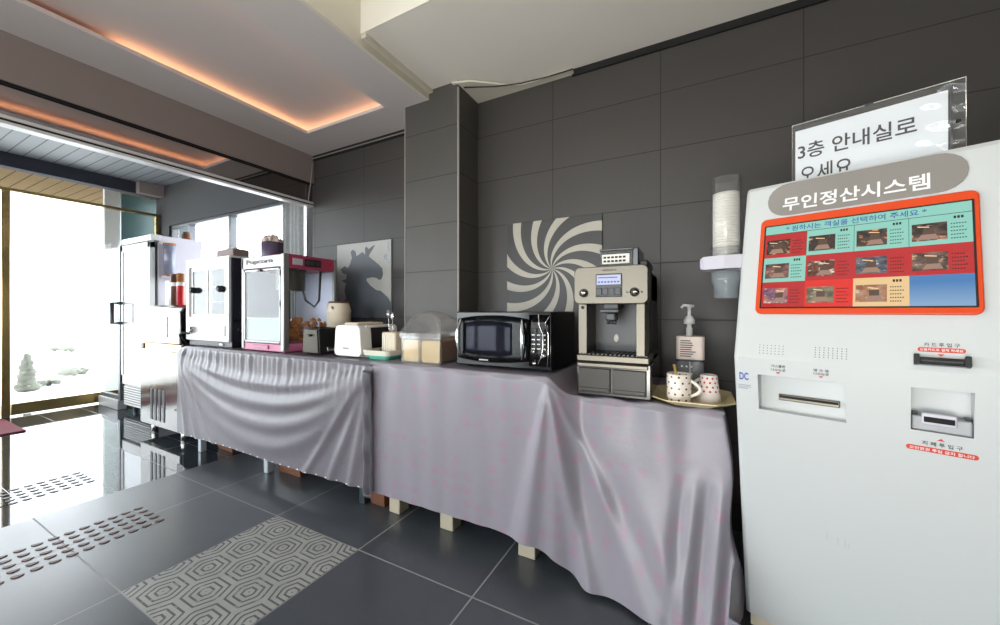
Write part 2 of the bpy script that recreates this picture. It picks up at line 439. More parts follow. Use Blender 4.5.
FRONT = Matrix(((1, 0, 0, 0), (0, 0, -1, 0), (0, 1, 0, 0), (0, 0, 0, 1)))      # x-y plane -> x-z plane facing -Y
def on_front(mb, x, y, z): return mb.xform(Matrix.Translation((x, y, z)) @ FRONT)
def rrect(x0, x1, z0, z1, r, n=5):
    out = []
    for cx, cz, a0 in ((x1-r, z1-r, 0), (x0+r, z1-r, PI/2), (x0+r, z0+r, PI), (x1-r, z0+r, 1.5*PI)):
        out += [(cx+r*math.cos(a0+i*PI/2/n), cz+r*math.sin(a0+i*PI/2/n)) for i in range(n+1)]
    return out
def ss(a, b, x):
    t = max(0, min(1, (x-a)/(b-a))); return t*t*(3-2*t)

# ================================================================== THE SETTING
YP = 2.24                   # porch back wall
YB = 2.146                  # tiled back wall
XO = -2.967                 # plane of the wide opening to the entrance porch
XG = -6.15                  # glass front
YR = -4.4                   # wall behind the photographer
XR = 3.0
CL, CR = 2.43, 2.49         # lower ceilings
PX0, PX1, PYF = -1.717, -1.289, 1.913
struct('wall_back', B((PX1, YB, -.05), (XR+.1, YB+.12, 3.2)), 'wall')
struct('wall_recess', B((XO-.02, YB, -.05), (PX0, YB+.12, 3.2)), 'wall_recess')
struct('pillar', B((PX0, PYF, 0), (PX1, YB+.1, 2.66)), 'pillar')
struct('trim_1', B((PX0-.002, PYF-.003, 0), (PX0+.004, PYF+.03, 2.43)), 'cream_trim')
struct('trim_2', B((PX1-.005, PYF-.004, 0), (PX1+.003, PYF+.008, 2.45)), 'cream_trim')
struct('trim_3', B((-.64, YB-.012, 2.452), (XR, YB+.01, CR)), 'black')                 # dark gap above the tiles
struct('trim_4', B((XO, YB-.012, 2.388), (PX0, YB+.01, CL)), 'black')
struct('trim_5', B((XO, YB-.018, 2.402), (PX0, YB-.008, 2.408)), 'cream_trim')
mb = MB(); outl = [(PX1-.03, PYF-.03)]
for i in range(9):
    q = i/8; outl.append((PX1+.0+q*.66, PYF-.02+.205*ss(0, .55, q)))
outl += [(-.63, YB-.001), (PX1+.001, YB-.001), (PX1+.001, PYF-.008), (PX1-.03, PYF-.008)]
mb.prism([(x, y, 2.463) for x, y in outl], (0, 0, .012)); struct('trim_6', mb, 'olive')   # loose filler board over the tiles
struct('wall_right', B((XR, YR, 0), (XR+.1, YB, 3.2)), 'wall')
# unseen wall behind the photographer, its window openings sized for the light they let in
w = MB()
w.box((XG-.1, YR-.1, 0), (XR+.1, YR, .08)); w.box((XG-.1, YR-.1, 2.45), (XR+.1, YR, 3.2))
for a, b in ((XG-.1, -5.6), (-3.3, -2.4), (.2, XR+.1)): w.box((a, YR-.1, .08), (b, YR, 2.45))
struct('wall_rear', w, 'ivory')
# porch back wall with its window band
WX0, WX1, WZ0, WZ1 = -5.90, -3.20, .92, 2.150
w = MB()
w.box((XO-.10, YB-.0, 0), (XO-.021, YP+.05, 3.2)); w.box((XG-.1, YP, 0), (XO-.02, YP+.12, WZ0)); w.box((XG-.1, YP, WZ1), (XO-.02, YP+.12, 3.2))
w.box((XG-.1, YP, WZ0), (WX0, YP+.12, WZ1)); w.box((WX1, YP, WZ0), (XO-.02, YP+.12, WZ1))
struct('wall_porch', w, 'dark')
win = MB()
win.box((WX0, YP+.02, WZ0), (WX1, YP+.08, WZ0+.04)); win.box((WX0, YP+.02, WZ1-.03), (WX1, YP+.08, WZ1))
for x, ww in ((WX0+.02, .02), (-5.445, .022), (-4.54, .026), (-3.565, .03), (WX1-.02, .02)): win.box((x-ww, YP+.02, WZ0+.03), (x+ww, YP+.08, WZ1-.02))
wo = obj('window_1', win, 'alu_d'); wo['kind'] = 'structure'
obj('window_pane', B((WX0, YP+.048, WZ0), (WX1, YP+.052, WZ1)), 'glass', wo)
cur = MB()
def cfn(u, v):
    x = -3.53+.32*u
    return (x, YP-.014+.010*math.sin(u*30)-.006*math.cos(u*9), 1.0+1.14*v)
cur.grid(cfn, 60, 6)
bmesh.ops.solidify(cur.bm, geom=cur.bm.faces[:], thickness=.003)
tag(obj('window_curtain', cur, 'lilacgrey', recenter=True), 'narrow grey curtain at the right end of the white porch windows', 'curtain')
# floors
struct('floor', B((-3.04, YR, -.06), (XR+.1, YB+.1, 0)), 'floor')
struct('floor_porch', B((XG-.05, YR, -.06), (-3.04, YP+.1, -.0005)), 'polished')
fo = struct('floor_tile', B((-1.938, .593, -.01), (-1.344, 1.187, .0012)), 'hexa')
fo['label'] = 'patterned grey floor tile of concentric hexagons'
# ceilings
HX0, HX1, HY1, HY0 = -2.63, -1.835, 1.845, -1.2
XE = -1.515; YW = 1.365
c = MB()
c.box((XO, YR, CL), (HX0, YB+.05, CL+.022)); c.box((HX1, YR, CL), (XE-.02, YB+.05, CL+.022))
c.box((HX0, HY1, CL), (HX1, YB+.05, CL+.022)); c.box((HX0, YR, CL), (HX1, HY0, CL+.022))
struct('ceiling_left', c, 'soffit')
c = MB()
ztop = 2.506
c.box((HX0-.12, HY0-.12, ztop), (HX1+.12, HY1+.12, ztop+.03))
c.box((HX0-.13, HY0-.12, CL+.021), (HX0-.12, HY1+.12, ztop)); c.box((HX1+.12, HY0-.12, CL+.021), (HX1+.13, HY1+.12, ztop))
c.box((HX0-.13, HY1+.12, CL+.021), (HX1+.13, HY1+.13, ztop)); c.box((HX0-.13, HY0-.13, CL+.021), (HX1+.13, HY0-.12, ztop))
struct('ceiling_cove', c, 'soffit')
struct('ceiling_right', B((XE, YW, CR), (XR, YB+.05, CR+.7)), 'ceil')
struct('trim_7', B((XE-.02, YR, CL), (XE, YB+.05, 3.2)), 'olive')                     # step up to the tall ceiling
struct('trim_8', B((XE, YW-.006, CR), (XR, YW, 3.2)), 'ivory')
struct('trim_9', B((XE, YW, CR-.022), (XE+.03, YB-.2, CR)), 'olive')
struct('ceiling', B((XG-.1, YR-.1, 3.2), (XR+.1, YB+.12, 3.3)), 'ceil')
struct('ceiling_porch', B((XG-.05, YR, 2.67), (XO-.12, YP+.05, 2.76)), 'slat_w')
struct('beam_opening', B((XO-.13, YR, 2.192), (XO, YB, 2.70)), 'beam')
# header over the opening: dark joint, mirrored transom and bright door rail
struct('trim_10', B((XO-.07, YR, 2.183), (XO-.008, YB, 2.193)), 'black')
struct('window_2', B((XO-.05, YR, 2.028), (XO-.030, YB, 2.185)), 'mirror')
r_ = MB(); r_.box((XO-.075, YR, 2.010), (XO-.004, YB, 2.028), .002)
r_.box((XO-.075, YR, 1.984), (XO-.004, YB, 1.999), .002)
struct('trim_11', r_, 'white')  # aluminium rail coloured white to stand in for the daylight it reflects
struct('trim_12', B((XO-.07, YR, 1.998), (XO-.010, YB, 2.011)), 'black')
# glass shop front
f = MB()
yp, ys_ = 1.02, 2.13
f.box((XG-.04, YR, 2.285), (XG+.03, YP, 2.315))
struct('trim_13', f, 'brass')
struct('beam_front', B((XG-.10, YR, 2.53), (XG+.02, YP, 2.70)), 'navy')
dr = MB()
dr.box((XG-.02, yp+.03, .015), (XG+.02, YP-.012, .13), .004)
dr.box((XG-.02, YR, .015), (XG+.02, yp-.035, .13), .004)
for y in (YP-.03,): dr.box((XG-.025, y-.018, 0), (XG+.025, y+.018, 2.29), .004)
d1 = obj('door_1', dr, 'brass'); d1['kind'] = 'structure'
ps = MB(); ps.box((XG-.02, yp-.03, 0), (XG+.025, yp+.026, 2.29), .006)
obj('door_post', ps, 'brass', d1)
obj('door_glass', B((XG-.006, YR, .1), (XG+.006, YP, 2.54)), 'glass', d1)
struct('beam_porch', B((XG+.02, 2.0, 2.53), (XG+.12, YP, 2.67)), 'beam')
# outdoors
struct('ground', B((-60, -40, -.16), (30, 60, -.07)), 'ext_white')
struct('canopy_outside', B((-7.62, -8, 2.60), (XG-.10, 3.4, 2.68)), 'slat_t')
struct('column_outside', B((-6.56, 1.83, -.07), (-6.5, 1.968, 2.60)), 'ext_grey')
struct('wall_outside', B((-6.75, 2.01, -.07), (-6.6, 2.75, 2.60)), 'teal')
sh = MB()
for i in range(7): sh.blob((0, 0, .09+.11*i), (.20-.022*i, .20-.022*i, .11), i, .3)
p_ = at(27, 391, Z=-.07)
t = thing('conifer_shrub', 'small dark conifer standing outside the glass door', 'shrub', p_)
obj('foliage', sh.xform(Matrix.Scale(.62, 4)), 'leaf', t, local=True)
obj('trunk', MB().cyl((0, 0, 0), .03, .12), 'brown', t, local=True)
for k, (x, y, s_) in enumerate(((50, 386, .10), (76, 377, .15), (66, 352, .2))):
    sh = MB()
    for i in range(5): sh.blob((random.uniform(-1, 1)*s_*1.2, random.uniform(-1, 1)*s_, s_*.45+random.uniform(0, .3)*s_), (s_*.6, s_*.6, s_*.4), i+9*k, .35)
    g = at(x, y, Z=-.07)
    lab = ('low grey bush beside the small conifer outside the glass door', 'brownish bush further out beyond the glass door', 'farthest pale bush seen high in the glass door')[k]
    o = obj('low_bush', sh, 'leaf'); o.location = g; tag(o, lab, 'bush')

# hidden warm LED tapes lying on the ledge of the cove
led = emit('warm_led', (255, 184, 138), 8.0); led2 = emit('warm_led_weak', (255, 140, 80), .5)
o = obj('led_strip', B((HX0-.10, .80, CL+.024), (HX0-.085, HY1+.09, CL+.034)), led, recenter=True); tag(o, 'glowing orange light strip along the long side of the ceiling cove', 'light strip', 'cove light strips')
o = obj('led_strip', B((HX0-.06, HY1+.085, CL+.024), (HX1+.06, HY1+.10, CL+.034)), led, recenter=True); tag(o, 'glowing orange light strip along the short far side of the ceiling cove', 'light strip', 'cove light strips')
o = obj('led_strip', B((HX0-.10, HY0, CL+.024), (HX0-.085, .78, CL+.034)), led2, recenter=True); tag(o, 'dim dark orange stretch of light strip in the ceiling cove', 'light strip', 'cove light strips')
o = obj('led_strip', B((HX1+.085, .10, CL+.024), (HX1+.10, HY1+.09, CL+.034)), led, recenter=True); tag(o, 'glowing orange light strip along the near long side of the ceiling cove', 'light strip', 'cove light strips')
# thin cable beside the opening
cb = MB().tube([(XO+.012, YB-.02, 2.36), (XO+.0, YB-.03, 2.2), (XO-.012, YB-.045, 2.05), (XO-.03, YB-.05, 1.8), (XO-.02, YB-.05, 1.5)], .0045, 6)
tag(obj('wall_cable', cb, 'cream_trim', recenter=True), 'thin pale cable hanging in the corner beside the porch opening', 'cable')
# dark line added for the shaded gap where the ceiling sags by the pillar
cb = MB().tube([at(464, 87.5, Z=2.458), at(495, 86.5, Z=2.458), at(520, 83.5, Z=2.458), at(545, 77.5, Z=2.458), at(573, 69, Z=2.458)], .004, 6)
tag(obj('ceiling_gap_line', cb, 'blk', recenter=True), 'thin dark line for the shaded gap along the loose ceiling board above the tiles', 'gap line')

# floor inlays: two strips with rows of small crescent treads
def tread_bm():
    m = MB(); n = 10; top = []; bot = []
    ax, ay = math.sin(.42), math.cos(.42)
    for i in range(n+1):
        q = i/n; l = -.0175+.035*q; c = math.sin(PI*q)
        for lst, k in ((top, -.004-.001*c), (bot, .0035+.0125*c)):
            lst.append((l*ax+k*ay, l*ay-k*ax))
    m.prism([(x, y, 0) for x, y in top]+[(x, y, 0) for x, y in bot[::-1]], (0, 0, .003)); return m
def strip(label, x0, ncol, y0, mat, plate, n=5, dx=.0625, dy=.0502, zt=0):
    t = thing('tread_strip', label, 'tread strip', (x0, y0, zt))
    first = obj('tread', tread_bm(), mat, t, local=True)
    for j in range(ncol):
        for i in range(n):
            if i == j == 0: o = first
            else:
                o = first.copy(); COL.objects.link(o); o.parent = t
            o.location = (dx*i, -dy*j, 0)
    return t
M['tread_b'] = plain('brown_tread', (86, 52, 40), .5, 0, .2); M['tread_d'] = plain('dark_tread', (50, 50, 52), .5)
strip('strip of brown crescent treads set in the grey floor tile', -2.68, 18, .884, 'tread_b', None)
strip('strip of dark crescent treads on the polished porch floor', -3.625, 18, .886, 'tread_d', None, zt=-.0005)
mt = MB().box((-6.08, -.25, 0), (-5.29, .99, .012), .004)
tag(obj('door_mat', mt, 'maroon', recenter=True), 'maroon door mat on the polished floor by the glass door', 'mat')

# ------------------------------------------------------------------ daylight, lamps and an added fill light
wd = bpy.data.worlds.new('overcast_daylight'); S.world = wd; wd.use_nodes = True
bg = wd.node_tree.nodes['Background']; bg.inputs[0].default_value = (.88, .95, 1, 1); bg.inputs[1].default_value = 6.5
def area(name, loc, size, power, color=(1, 1, 1), rot=(0, 0, 0), portal=False):
    l = bpy.data.lights.new(name, 'AREA'); l.shape = 'RECTANGLE'; l.size, l.size_y = size; l.energy = power; l.color = color
    o = bpy.data.objects.new(name, l); COL.objects.link(o); o.location = loc; o.rotation_euler = rot
    if portal: l.cycles.is_portal = True
    return o
area('portal_front', (XG+.06, -1.1, 1.25), (6.4, 2.5), 1, rot=(PI/2, 0, -PI/2), portal=True)
area('portal_windows', ((WX0+WX1)/2, YP-.03, 1.5), (2.6, 1.2), 1, rot=(-PI/2, 0, 0), portal=True)
area('portal_rear', (-2.7, YR+.02, 1.27), (5.9, 2.4), 1, rot=(PI/2, 0, 0), portal=True)
area('ceiling_lamp', (-.85, .55, 3.15), (1.0, 1.2), 3.5, (1, .97, .93))
def bulb(name, loc, power, r, color):
    l = bpy.data.lights.new(name, 'POINT'); l.energy = power; l.shadow_soft_size = r; l.color = color
    o = bpy.data.objects.new(name, l); COL.objects.link(o); o.location = loc; return o
bulb('chandelier', (-1.6, -1.9, 1.7), 22, .35, (1, .95, .89))
area('ceiling_fill_light', (-.25, -.8, .45), (.7, .7), 37, (1, .95, .88), rot=(PI-.22, 0, .25))  # added fill light out of view, there only to brighten the ceilings

# ================================================================== THE COUNTER
TZ, TL = .80, .725           # long counter, lower table on the right
YE = 1.44                    # front of the cloth
def table(name, label, x0, x1, y0, z, legs, yb=1.90):
    group = None
    t = thing(name, label, 'table', ((x0+x1)/2, (y0+2.05)/2, 0), group=group)
    obj('tabletop', B((x0, y0, z-.035), (x1, yb, z-.006), .004), 'cream', t)
    obj('apron', B((x0+.03, y0+.04, z-.10), (x1-.03, y0+.06, z-.036)), 'cream', t)
    for x, y, r, m in legs: obj('leg', B((x-r, y-r, 0), (x+r, y+r, z-.036), .004), m, t)
    return t
table('long_table', 'long table with pale square metal legs under the grey left cloth', -3.58, -1.56, 1.455, TZ,
      [(-3.345, 1.475, .02, 'leg_pale'), (-2.52, 1.49, .022, 'leg_pale'), (-1.645, 1.505, .022, 'leg_dark'), (-3.345, 1.86, .02, 'leg_pale'), (-1.645, 1.86, .022, 'leg_dark')])
table('side_table', 'middle table under the pink cloth carrying the black microwave', -1.54, -.53, 1.455, TZ,
      [(-1.415, 1.53, .036, 'wood_c'), (-1.08, 1.535, .038, 'wood_c'), (-.65, 1.53, .04, 'wood_c'), (-1.415, 1.84, .036, 'wood_c'), (-.65, 1.84, .04, 'wood_c')])
table('low_table', 'lower table at the right under the pink cloth carrying the coffee machine', -.50, .09, 1.53, TL,
      [(-.45, 1.60, .025, 'wood_c'), (.05, 1.60, .025, 'wood_c'), (-.45, 2.0, .025, 'wood_c'), (.05, 2.0, .025, 'wood_c')], 2.10)
for k, (x0, x1, y0, lab) in enumerate(((-3.30, -3.10, 1.56, 'brown wooden block by the leftmost pale table leg'), (-2.47, -2.25, 1.53, 'brown wooden block by the middle pale table leg'), (-1.605, -1.50, 1.51, 'brown wooden block by the dark table leg near the cloth seam'))):
    m = MB().box((x0, y0, 0), (x1, y0+.35, .15), .004)
    for q in range(2): m.box((x0-.002, y0-.004, .02+.065*q), (x1+.002, y0+.02, .07+.065*q), .003)
    tag(obj('wooden_block', m, 'wood_b', recenter=True), lab, 'block', 'wooden blocks under the counter')

# ---- cloths: top sheet, rounded edge, hanging front
def edge_profile(t, ztop, zbot, yfront, yback):
    """t 0..1 from the back of the top over the front edge down to the hem -> (y, z, hang)"""
    a = .30
    if t < a: return yback+(yfront+.012-yback)*(t/a), ztop, 0
    b = .36
    if t < b:
        q = (t-a)/(b-a)*PI/2; return yfront+.012-.012*math.sin(q), ztop-.012*(1-math.cos(q)), 0
    q = (t-b)/(1-b); return yfront, ztop-.012+(zbot-ztop+.012)*q, q
def left_cloth(u, v):
    x = -3.605+2.105*u
    zt = .802-.014*ss(.06, 0, u)
    zb = .120 + .004*math.sin(u*9)
    y, z, q = edge_profile(v, zt, zb, YE, 1.905)
    if q > 0:
        g = math.exp(-q*4.2)
        pl = .011*math.sin(u*2*PI*23+2.0*math.sin(u*11))*(.6+.4*math.sin(u*31)) + .006*math.sin(u*2*PI*41+1)
        y -= .012 + pl*g*g*min(1, q*14)
        s = 2*u-1
        for c, w, am in ((.28, .055, .014), (.46, .07, .022), (.66, .08, .019), (.86, .09, .013)):
            zc = c*(1-.93*abs(s)**2.3)                                     # swags hung between the two ends
            d = (q-zc)/w
            y -= am*math.exp(-d*d)*(1-abs(s)**6)
        for x0, k in ((.0, .95), (1.0, -.55)):
            for f, am in ((.35, .014), (.7, .012), (1.15, .010)):           # rays fanning from the pinned corners
                d = (abs(u-x0) - q*f*.22)/.016
                y -= am*math.exp(-d*d)*min(1, q*3)
        y -= .012*q*(.5+.5*math.sin(u*2*PI*1.6+.8))
    return (x, y, z)
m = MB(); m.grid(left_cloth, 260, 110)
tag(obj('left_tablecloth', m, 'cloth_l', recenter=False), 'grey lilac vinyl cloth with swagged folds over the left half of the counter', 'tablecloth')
hem = MB()
for i in range(24):
    u = .03+.92*i/23; x, y, z = left_cloth(u, 1.0)
    hem.box((x-.007, y-.0015, z+.002), (x+.007, y+.0005, z+.008), .0005)
obj('hem_stitch', hem, 'white_m', bpy.data.objects['left_tablecloth'])

def right_cloth(u, v):
    X1 = .085
    xa = -1.535+ (X1+1.535)*min(1, u/.90)
    drop = ss(-.545, -.44, xa)
    zt = .803-(.803-.727)*drop
    yf = YE + .055*ss(-.52, -.40, xa)
    zb = .118 - .10*ss(-.62, -.33, xa); zb = max(zb, .006)
    y, z, q = edge_profile(v, zt, zb, yf, 1.905+.2*drop)
    x = xa
    if v < .36 and xa > -.56:                                                # rumples on the low top
        z += .0035*math.sin(xa*38+y*21)*drop*(1 if v > .2 else .3)
    if q > 0:
        y -= .008 + .006*math.sin(u*2*PI*9+1)*math.exp(-q*3) + .002*q*math.sin(u*2*PI*14)
        # cone of stretched cloth falling from the corner of the higher table
        for x0, sl, w0, w1, am in ((-.53, -.10, .010, .060, .040), (-.53, .16, .012, .050, .032), (-.50, .36, .012, .06, .020)):
            c = x0+sl*q; w = w0+(w1-w0)*q
            d = (x-c)/w; y -= am*(.35+.65*q)*math.exp(-d*d)*min(1, q*8)
        r = ss(-.66, -.1, x)
        y -= .12*r*q**1.6                                                    # skirt kicks out to the floor
        y -= .016*math.exp(-(((x+.16-.28*(q-.5))/.06)**2))*ss(.3, .8, q)
        y += .010*math.exp(-(((x+.28-.05*q)/.06)**2))*ss(.2, .7, q)
        x += .05*ss(-.05, .085, x)*q**.7 + .028*ss(-.05, .085, x)*math.sin(q*9)*q
        y -= .014*math.sin(x*75+q*5)*ss(-.12, .05, x)*ss(.25, .6, q)
    if u > .90:                                                              # right end hangs towards the wall
        w = (u-.90)/.10
        if q > 0: x, y = x+.010*math.sin(w*PI), y+.16*w
        else: x = x+.004*w
    x = min(x, .106+(y-1.387)*.34-.008) if y > 1.375 else min(x, .125)
    return (x, y, z)
m = MB(); m.grid(right_cloth, 250, 120)
tag(obj('right_tablecloth', m, 'cloth_r'), 'shiny pale pink squared vinyl cloth falling to the floor under the coffee machine', 'tablecloth')
# clear vinyl band closing the seam between the cloths
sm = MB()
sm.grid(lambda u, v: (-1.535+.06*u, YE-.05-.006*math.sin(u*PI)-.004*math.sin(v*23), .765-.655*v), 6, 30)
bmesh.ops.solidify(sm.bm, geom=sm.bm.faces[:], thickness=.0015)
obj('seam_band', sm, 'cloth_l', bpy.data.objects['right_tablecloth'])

# ================================================================== THINGS ON THE LONG COUNTER
Z0 = .803
# hot display cabinet
def hot_cabinet():
    x0, x1, y0, y1, zt = -3.60, -2.965, 1.475, 1.93, 1.466
    t = thing('display_warmer', 'white glass-fronted display cabinet on the counter beside the popcorn machine', 'display cabinet', ((x0+x1)/2, 1.7, Z0))
    b = MB().box((x0+.01, y0+.02, Z0), (x1-.01, y1, Z0+.045), .004)
    for k in range(4): b.cyl((x0+.4+.03*k, y0+.02, Z0+.022), .007, .006, 10, 'Y') if False else None
    obj('base', b, 'blk', t)
    obj('badge', MB().box((x1-.17, y0+.012, Z0+.014), (x1-.12, y0+.021, Z0+.03), .002), 'white_m', t)
    sh = MB()
    sh.box((x0, y0+.012, Z0+.045), (x0+.03, y1, zt-.005), .003)                     # left wall
    sh.box((x1-.018, y0+.014, Z0+.045), (x1, y1, zt-.005), .003)
    sh.box((x0, y1-.02, Z0+.045), (x1, y1, zt-.005), .003)
    sh.box((x0, y0+.02, Z0+.19), (x1, y1, Z0+.21), .003)
    obj('shell', sh, 'blkblue', t)
    obj('back_liner', B((x0+.03, y1-.024, Z0+.21), (x1-.018, y1-.02, zt-.01)), 'white', t)
    fr = MB()
    fr.box((x0, y0, Z0+.045), (x1-.012, y0+.02, Z0+.225), .003)
    fr.box((x0, y0, zt-.055), (x1-.012, y0+.02, zt), .003)
    fr.box((x0, y0, Z0+.22), (x0+.05, y0+.02, zt-.05), .003); fr.box((x1-.045, y0, Z0+.22), (x1-.012, y0+.02, zt-.05), .003)
    fr.box((x0, y0, zt-.004), (x1, y1, zt+.01), .004)
    obj('front_frame', fr, 'white', t)
    xm = (x0+x1)/2-.0
    for a, b_, yy in ((x0+.05, xm+.03, y0+.012), (xm-.02, x1-.045, y0+.004)):
        d = MB()
        for p in (((a, yy, Z0+.222), (a+.026, yy+.012, zt-.056)), ((b_-.026, yy, Z0+.222), (b_, yy+.012, zt-.056)),
                  ((a+.02, yy, Z0+.222), (b_-.02, yy+.012, Z0+.245)), ((a+.02, yy, zt-.08), (b_-.02, yy+.012, zt-.056))): d.box(*p, .002)
        o = obj('sliding_door', d, 'alu', t)
        obj('glass_pane', B((a+.02, yy+.004, Z0+.23), (b_-.02, yy+.008, zt-.07)), 'cabglass', o)
        kx = b_-.06 if yy < y0+.01 else a+.06
        kn = MB().cyl((kx, yy-.026, 1.235), .024, .03, 18, 'Y'); kn.cyl((kx, yy-.034, 1.235), .015, .01, 14, 'Y')
        obj('door_knob', kn, 'blk', o)
    for k in range(2):
        s_ = MB()
        zz = Z0+.34+.12*k
        for i in range(13): s_.tube([(x0+.06+i*.043, y0+.05, zz), (x0+.06+i*.043, y1-.03, zz)], .0025, 6)
        s_.tube([(x0+.04, y0+.05, zz), (x1-.03, y0+.05, zz)], .004, 6); s_.tube([(x0+.04, y1-.04, zz), (x1-.03, y1-.04, zz)], .004, 6)
        obj('wire_shelf', s_, 'steel_l', t)
    g = MB().box((x0+.21, y0-.003, Z0+.085), (x1-.05, y0+.004, Z0+.165), .002)
    for k in range(5): g.box((x0+.22, y0-.006, Z0+.092+.014*k), (x1-.06, y0-.002, Z0+.098+.014*k))
    obj('vent_panel', g, 'greywhite', t)
    k_ = MB().cyl((x0+.12, y0-.022, Z0+.125), .026, .024, 20, 'Y'); k_.box((x0+.115, y0-.03, Z0+.104), (x0+.125, y0-.02, Z0+.146), .002)
    obj('thermostat_knob', k_, 'steel_l', t)
    cb = MB().tube([(x0+.08, y0-.012, Z0+.095), (x0+.02, y0-.035, Z0+.10), (x0-.03, y0-.03, Z0+.085), (x0-.042, y0-.012, Z0+.045), (x0-.03, y0+.02, Z0+.008)], .008, 8)
    obj('power_cable', cb, 'blk', t)
    obj('side_dial', MB().cyl((x1, y0+.075, Z0+.13), .022, .012, 18, 'X'), 'steel_l', t)
hot_cabinet()

# popcorn machine
def popcorn():
    x0, x1, y0, y1, zt = -2.815, -2.335, 1.475, 1.875, 1.447
    t = thing('popcorn_machine', 'pink and silver popcorn machine with glass sides standing on the counter', 'popcorn machine', ((x0+x1)/2, (y0+y1)/2, Z0))
    b = MB().box((x0+.006, y0+.006, Z0+.004), (x1-.002, y1, Z0+.052), .003)
    for sx in (x0+.04, x1-.04):
        for sy in (y0+.04, y1-.04): b.cyl((sx, sy, Z0), .016, .01, 12)
    obj('base', b, 'pink', t)
    obj('crumb_drawer', B((x0+.13, y0-.002, Z0+.016), (x1-.17, y0+.010, Z0+.042), .003), 'pink', t)
    top = MB().box((x0+.012, y0+.012, zt-.09), (x1-.002, y1, zt), .004)
    obj('top_box', top, 'rose', t)
    sg = MB().box((x0+.004, y0, zt-.086), (x1-.03, y0+.014, zt-.006), .003); so = obj('header_sign', sg, 'satin', t)
    obj('lettering', on_front(text_mb('Popcorn', .30, .040, .002, .02), (x0+x1)/2-.03, y0-.0005, zt-.044), 'brown', so)
    for a, c_ in (((x0, y0), (x0+.028, y0+.028)), ((x1-.036, y0), (x1, y0+.036)), ((x1-.024, y1-.024), (x1, y1)), ((x0, y1-.024), (x0+.024, y1))):
        obj('corner_post', MB().box((*a, Z0+.01), (*c_, zt-.002), .004), 'satin', t)
    for gx in (x1-.010, x0+.006): obj('side_glass', B((gx, y0+.034, Z0+.052), (gx+.004, y1-.022, zt-.09)), 'cabglass', t)
    obj('back_panel', B((x0+.02, y1-.014, Z0+.052), (x1-.02, y1-.008, zt-.09)), plain('lilac_steel_back', (176, 178, 196), .28, .3, .05), t)
    d = MB(); xm0, xm1 = x0+.03, x1-.038
    for q in (((xm0, y0, Z0+.058), (xm0+.014, y0+.010, zt-.092)), ((xm1-.014, y0, Z0+.058), (xm1, y0+.010, zt-.092)), ((xm0, y0, Z0+.058), (xm1, y0+.010, Z0+.072)), ((xm0, y0, zt-.106), (xm1, y0+.010, zt-.092))): d.box(*q, .002)
    do = obj('glass_door', d, 'satin', t)
    obj('door_pane', B((xm0+.01, y0+.003, Z0+.065), (xm1-.01, y0+.007, zt-.10)), 'cabglass', do)
    h = MB()
    for zz in (Z0+.30, Z0+.50): h.box((x1-.042, y0-.004, zz), (x1-.032, y0+.006, zz+.035), .002)
    h.box(((x0+x1)/2-.03, y0-.012, zt-.108), ((x0+x1)/2+.0, y0+.002, zt-.094), .002)
    obj('door_hinge', h, 'blk', do)
    sp = B((x0+.03, y0+.012, Z0+.055), (x1-.04, y0+.016, Z0+.225)); obj('inner_guard', sp, glass('frosted_guard', (.8, .86, .86), 1, .45, (.72, .80, .80)), t)
    kz = zt-.235; kx, ky = x1-.15, y0+.145
    ke = MB().lathe((kx, ky, kz), [(0, 0), (.085, 0), (.09, .01), (.09, .125), (.096, .13), (.096, .14), (.088, .14), (.0, .15)], 30)
    ko = obj('kettle', ke, 'steel', t)
    obj('kettle_motor', MB().box((kx-.03, ky-.03, kz+.145), (kx+.03, ky+.03, kz+.19), .006), 'steel', ko)
    arm = MB().tube([(x1-.06, y0+.31, zt-.09), (x1-.055, y0+.30, zt-.19), (x1-.05, y0+.29, zt-.30), (x1-.06, y0+.26, zt-.345), (x1-.07, y0+.20, zt-.30), (kx+.085, ky+.02, kz+.03)], .008, 8)
    obj('kettle_arm', arm, 'charcoal', t)
    bk = MB()
    for k in range(190):
        a = random.random(); bx = x1-.03-random.random()**1.3*.30; by = y0+.05+random.random()*.28
        hgt = .16*(1-abs(bx-(x1-.08))/.32)*random.random()
        bk.blob((bx, by, Z0+.065+hgt), random.uniform(.011, .018), k, .3, 1)
    pc = obj('popcorn_heap', bk, 'popcorn', t); pc['kind'] = 'stuff'
    dsp = MB().box((x1-.003, y0+.06, zt-.068), (x1+.003, y0+.13, zt-.026), .001); obj('control_label', dsp, 'greywhite', t)
    dsp = MB().box((x1-.003, y0+.145, zt-.072), (x1+.004, y0+.265, zt-.022), .001); do = obj('switch_panel', dsp, 'blk', t)
    sw = MB()
    for k in range(3): sw.box((x1+.003, y0+.155+.036*k, zt-.062), (x1+.009, y0+.18+.036*k, zt-.034), .002)
    obj('rocker_switch', sw, 'charcoal', do)
    obj('power_lamp', MB().cyl((x1-.002, y0+.335, zt-.048), .012, .008, 14, 'X'), 'red', t)
popcorn()

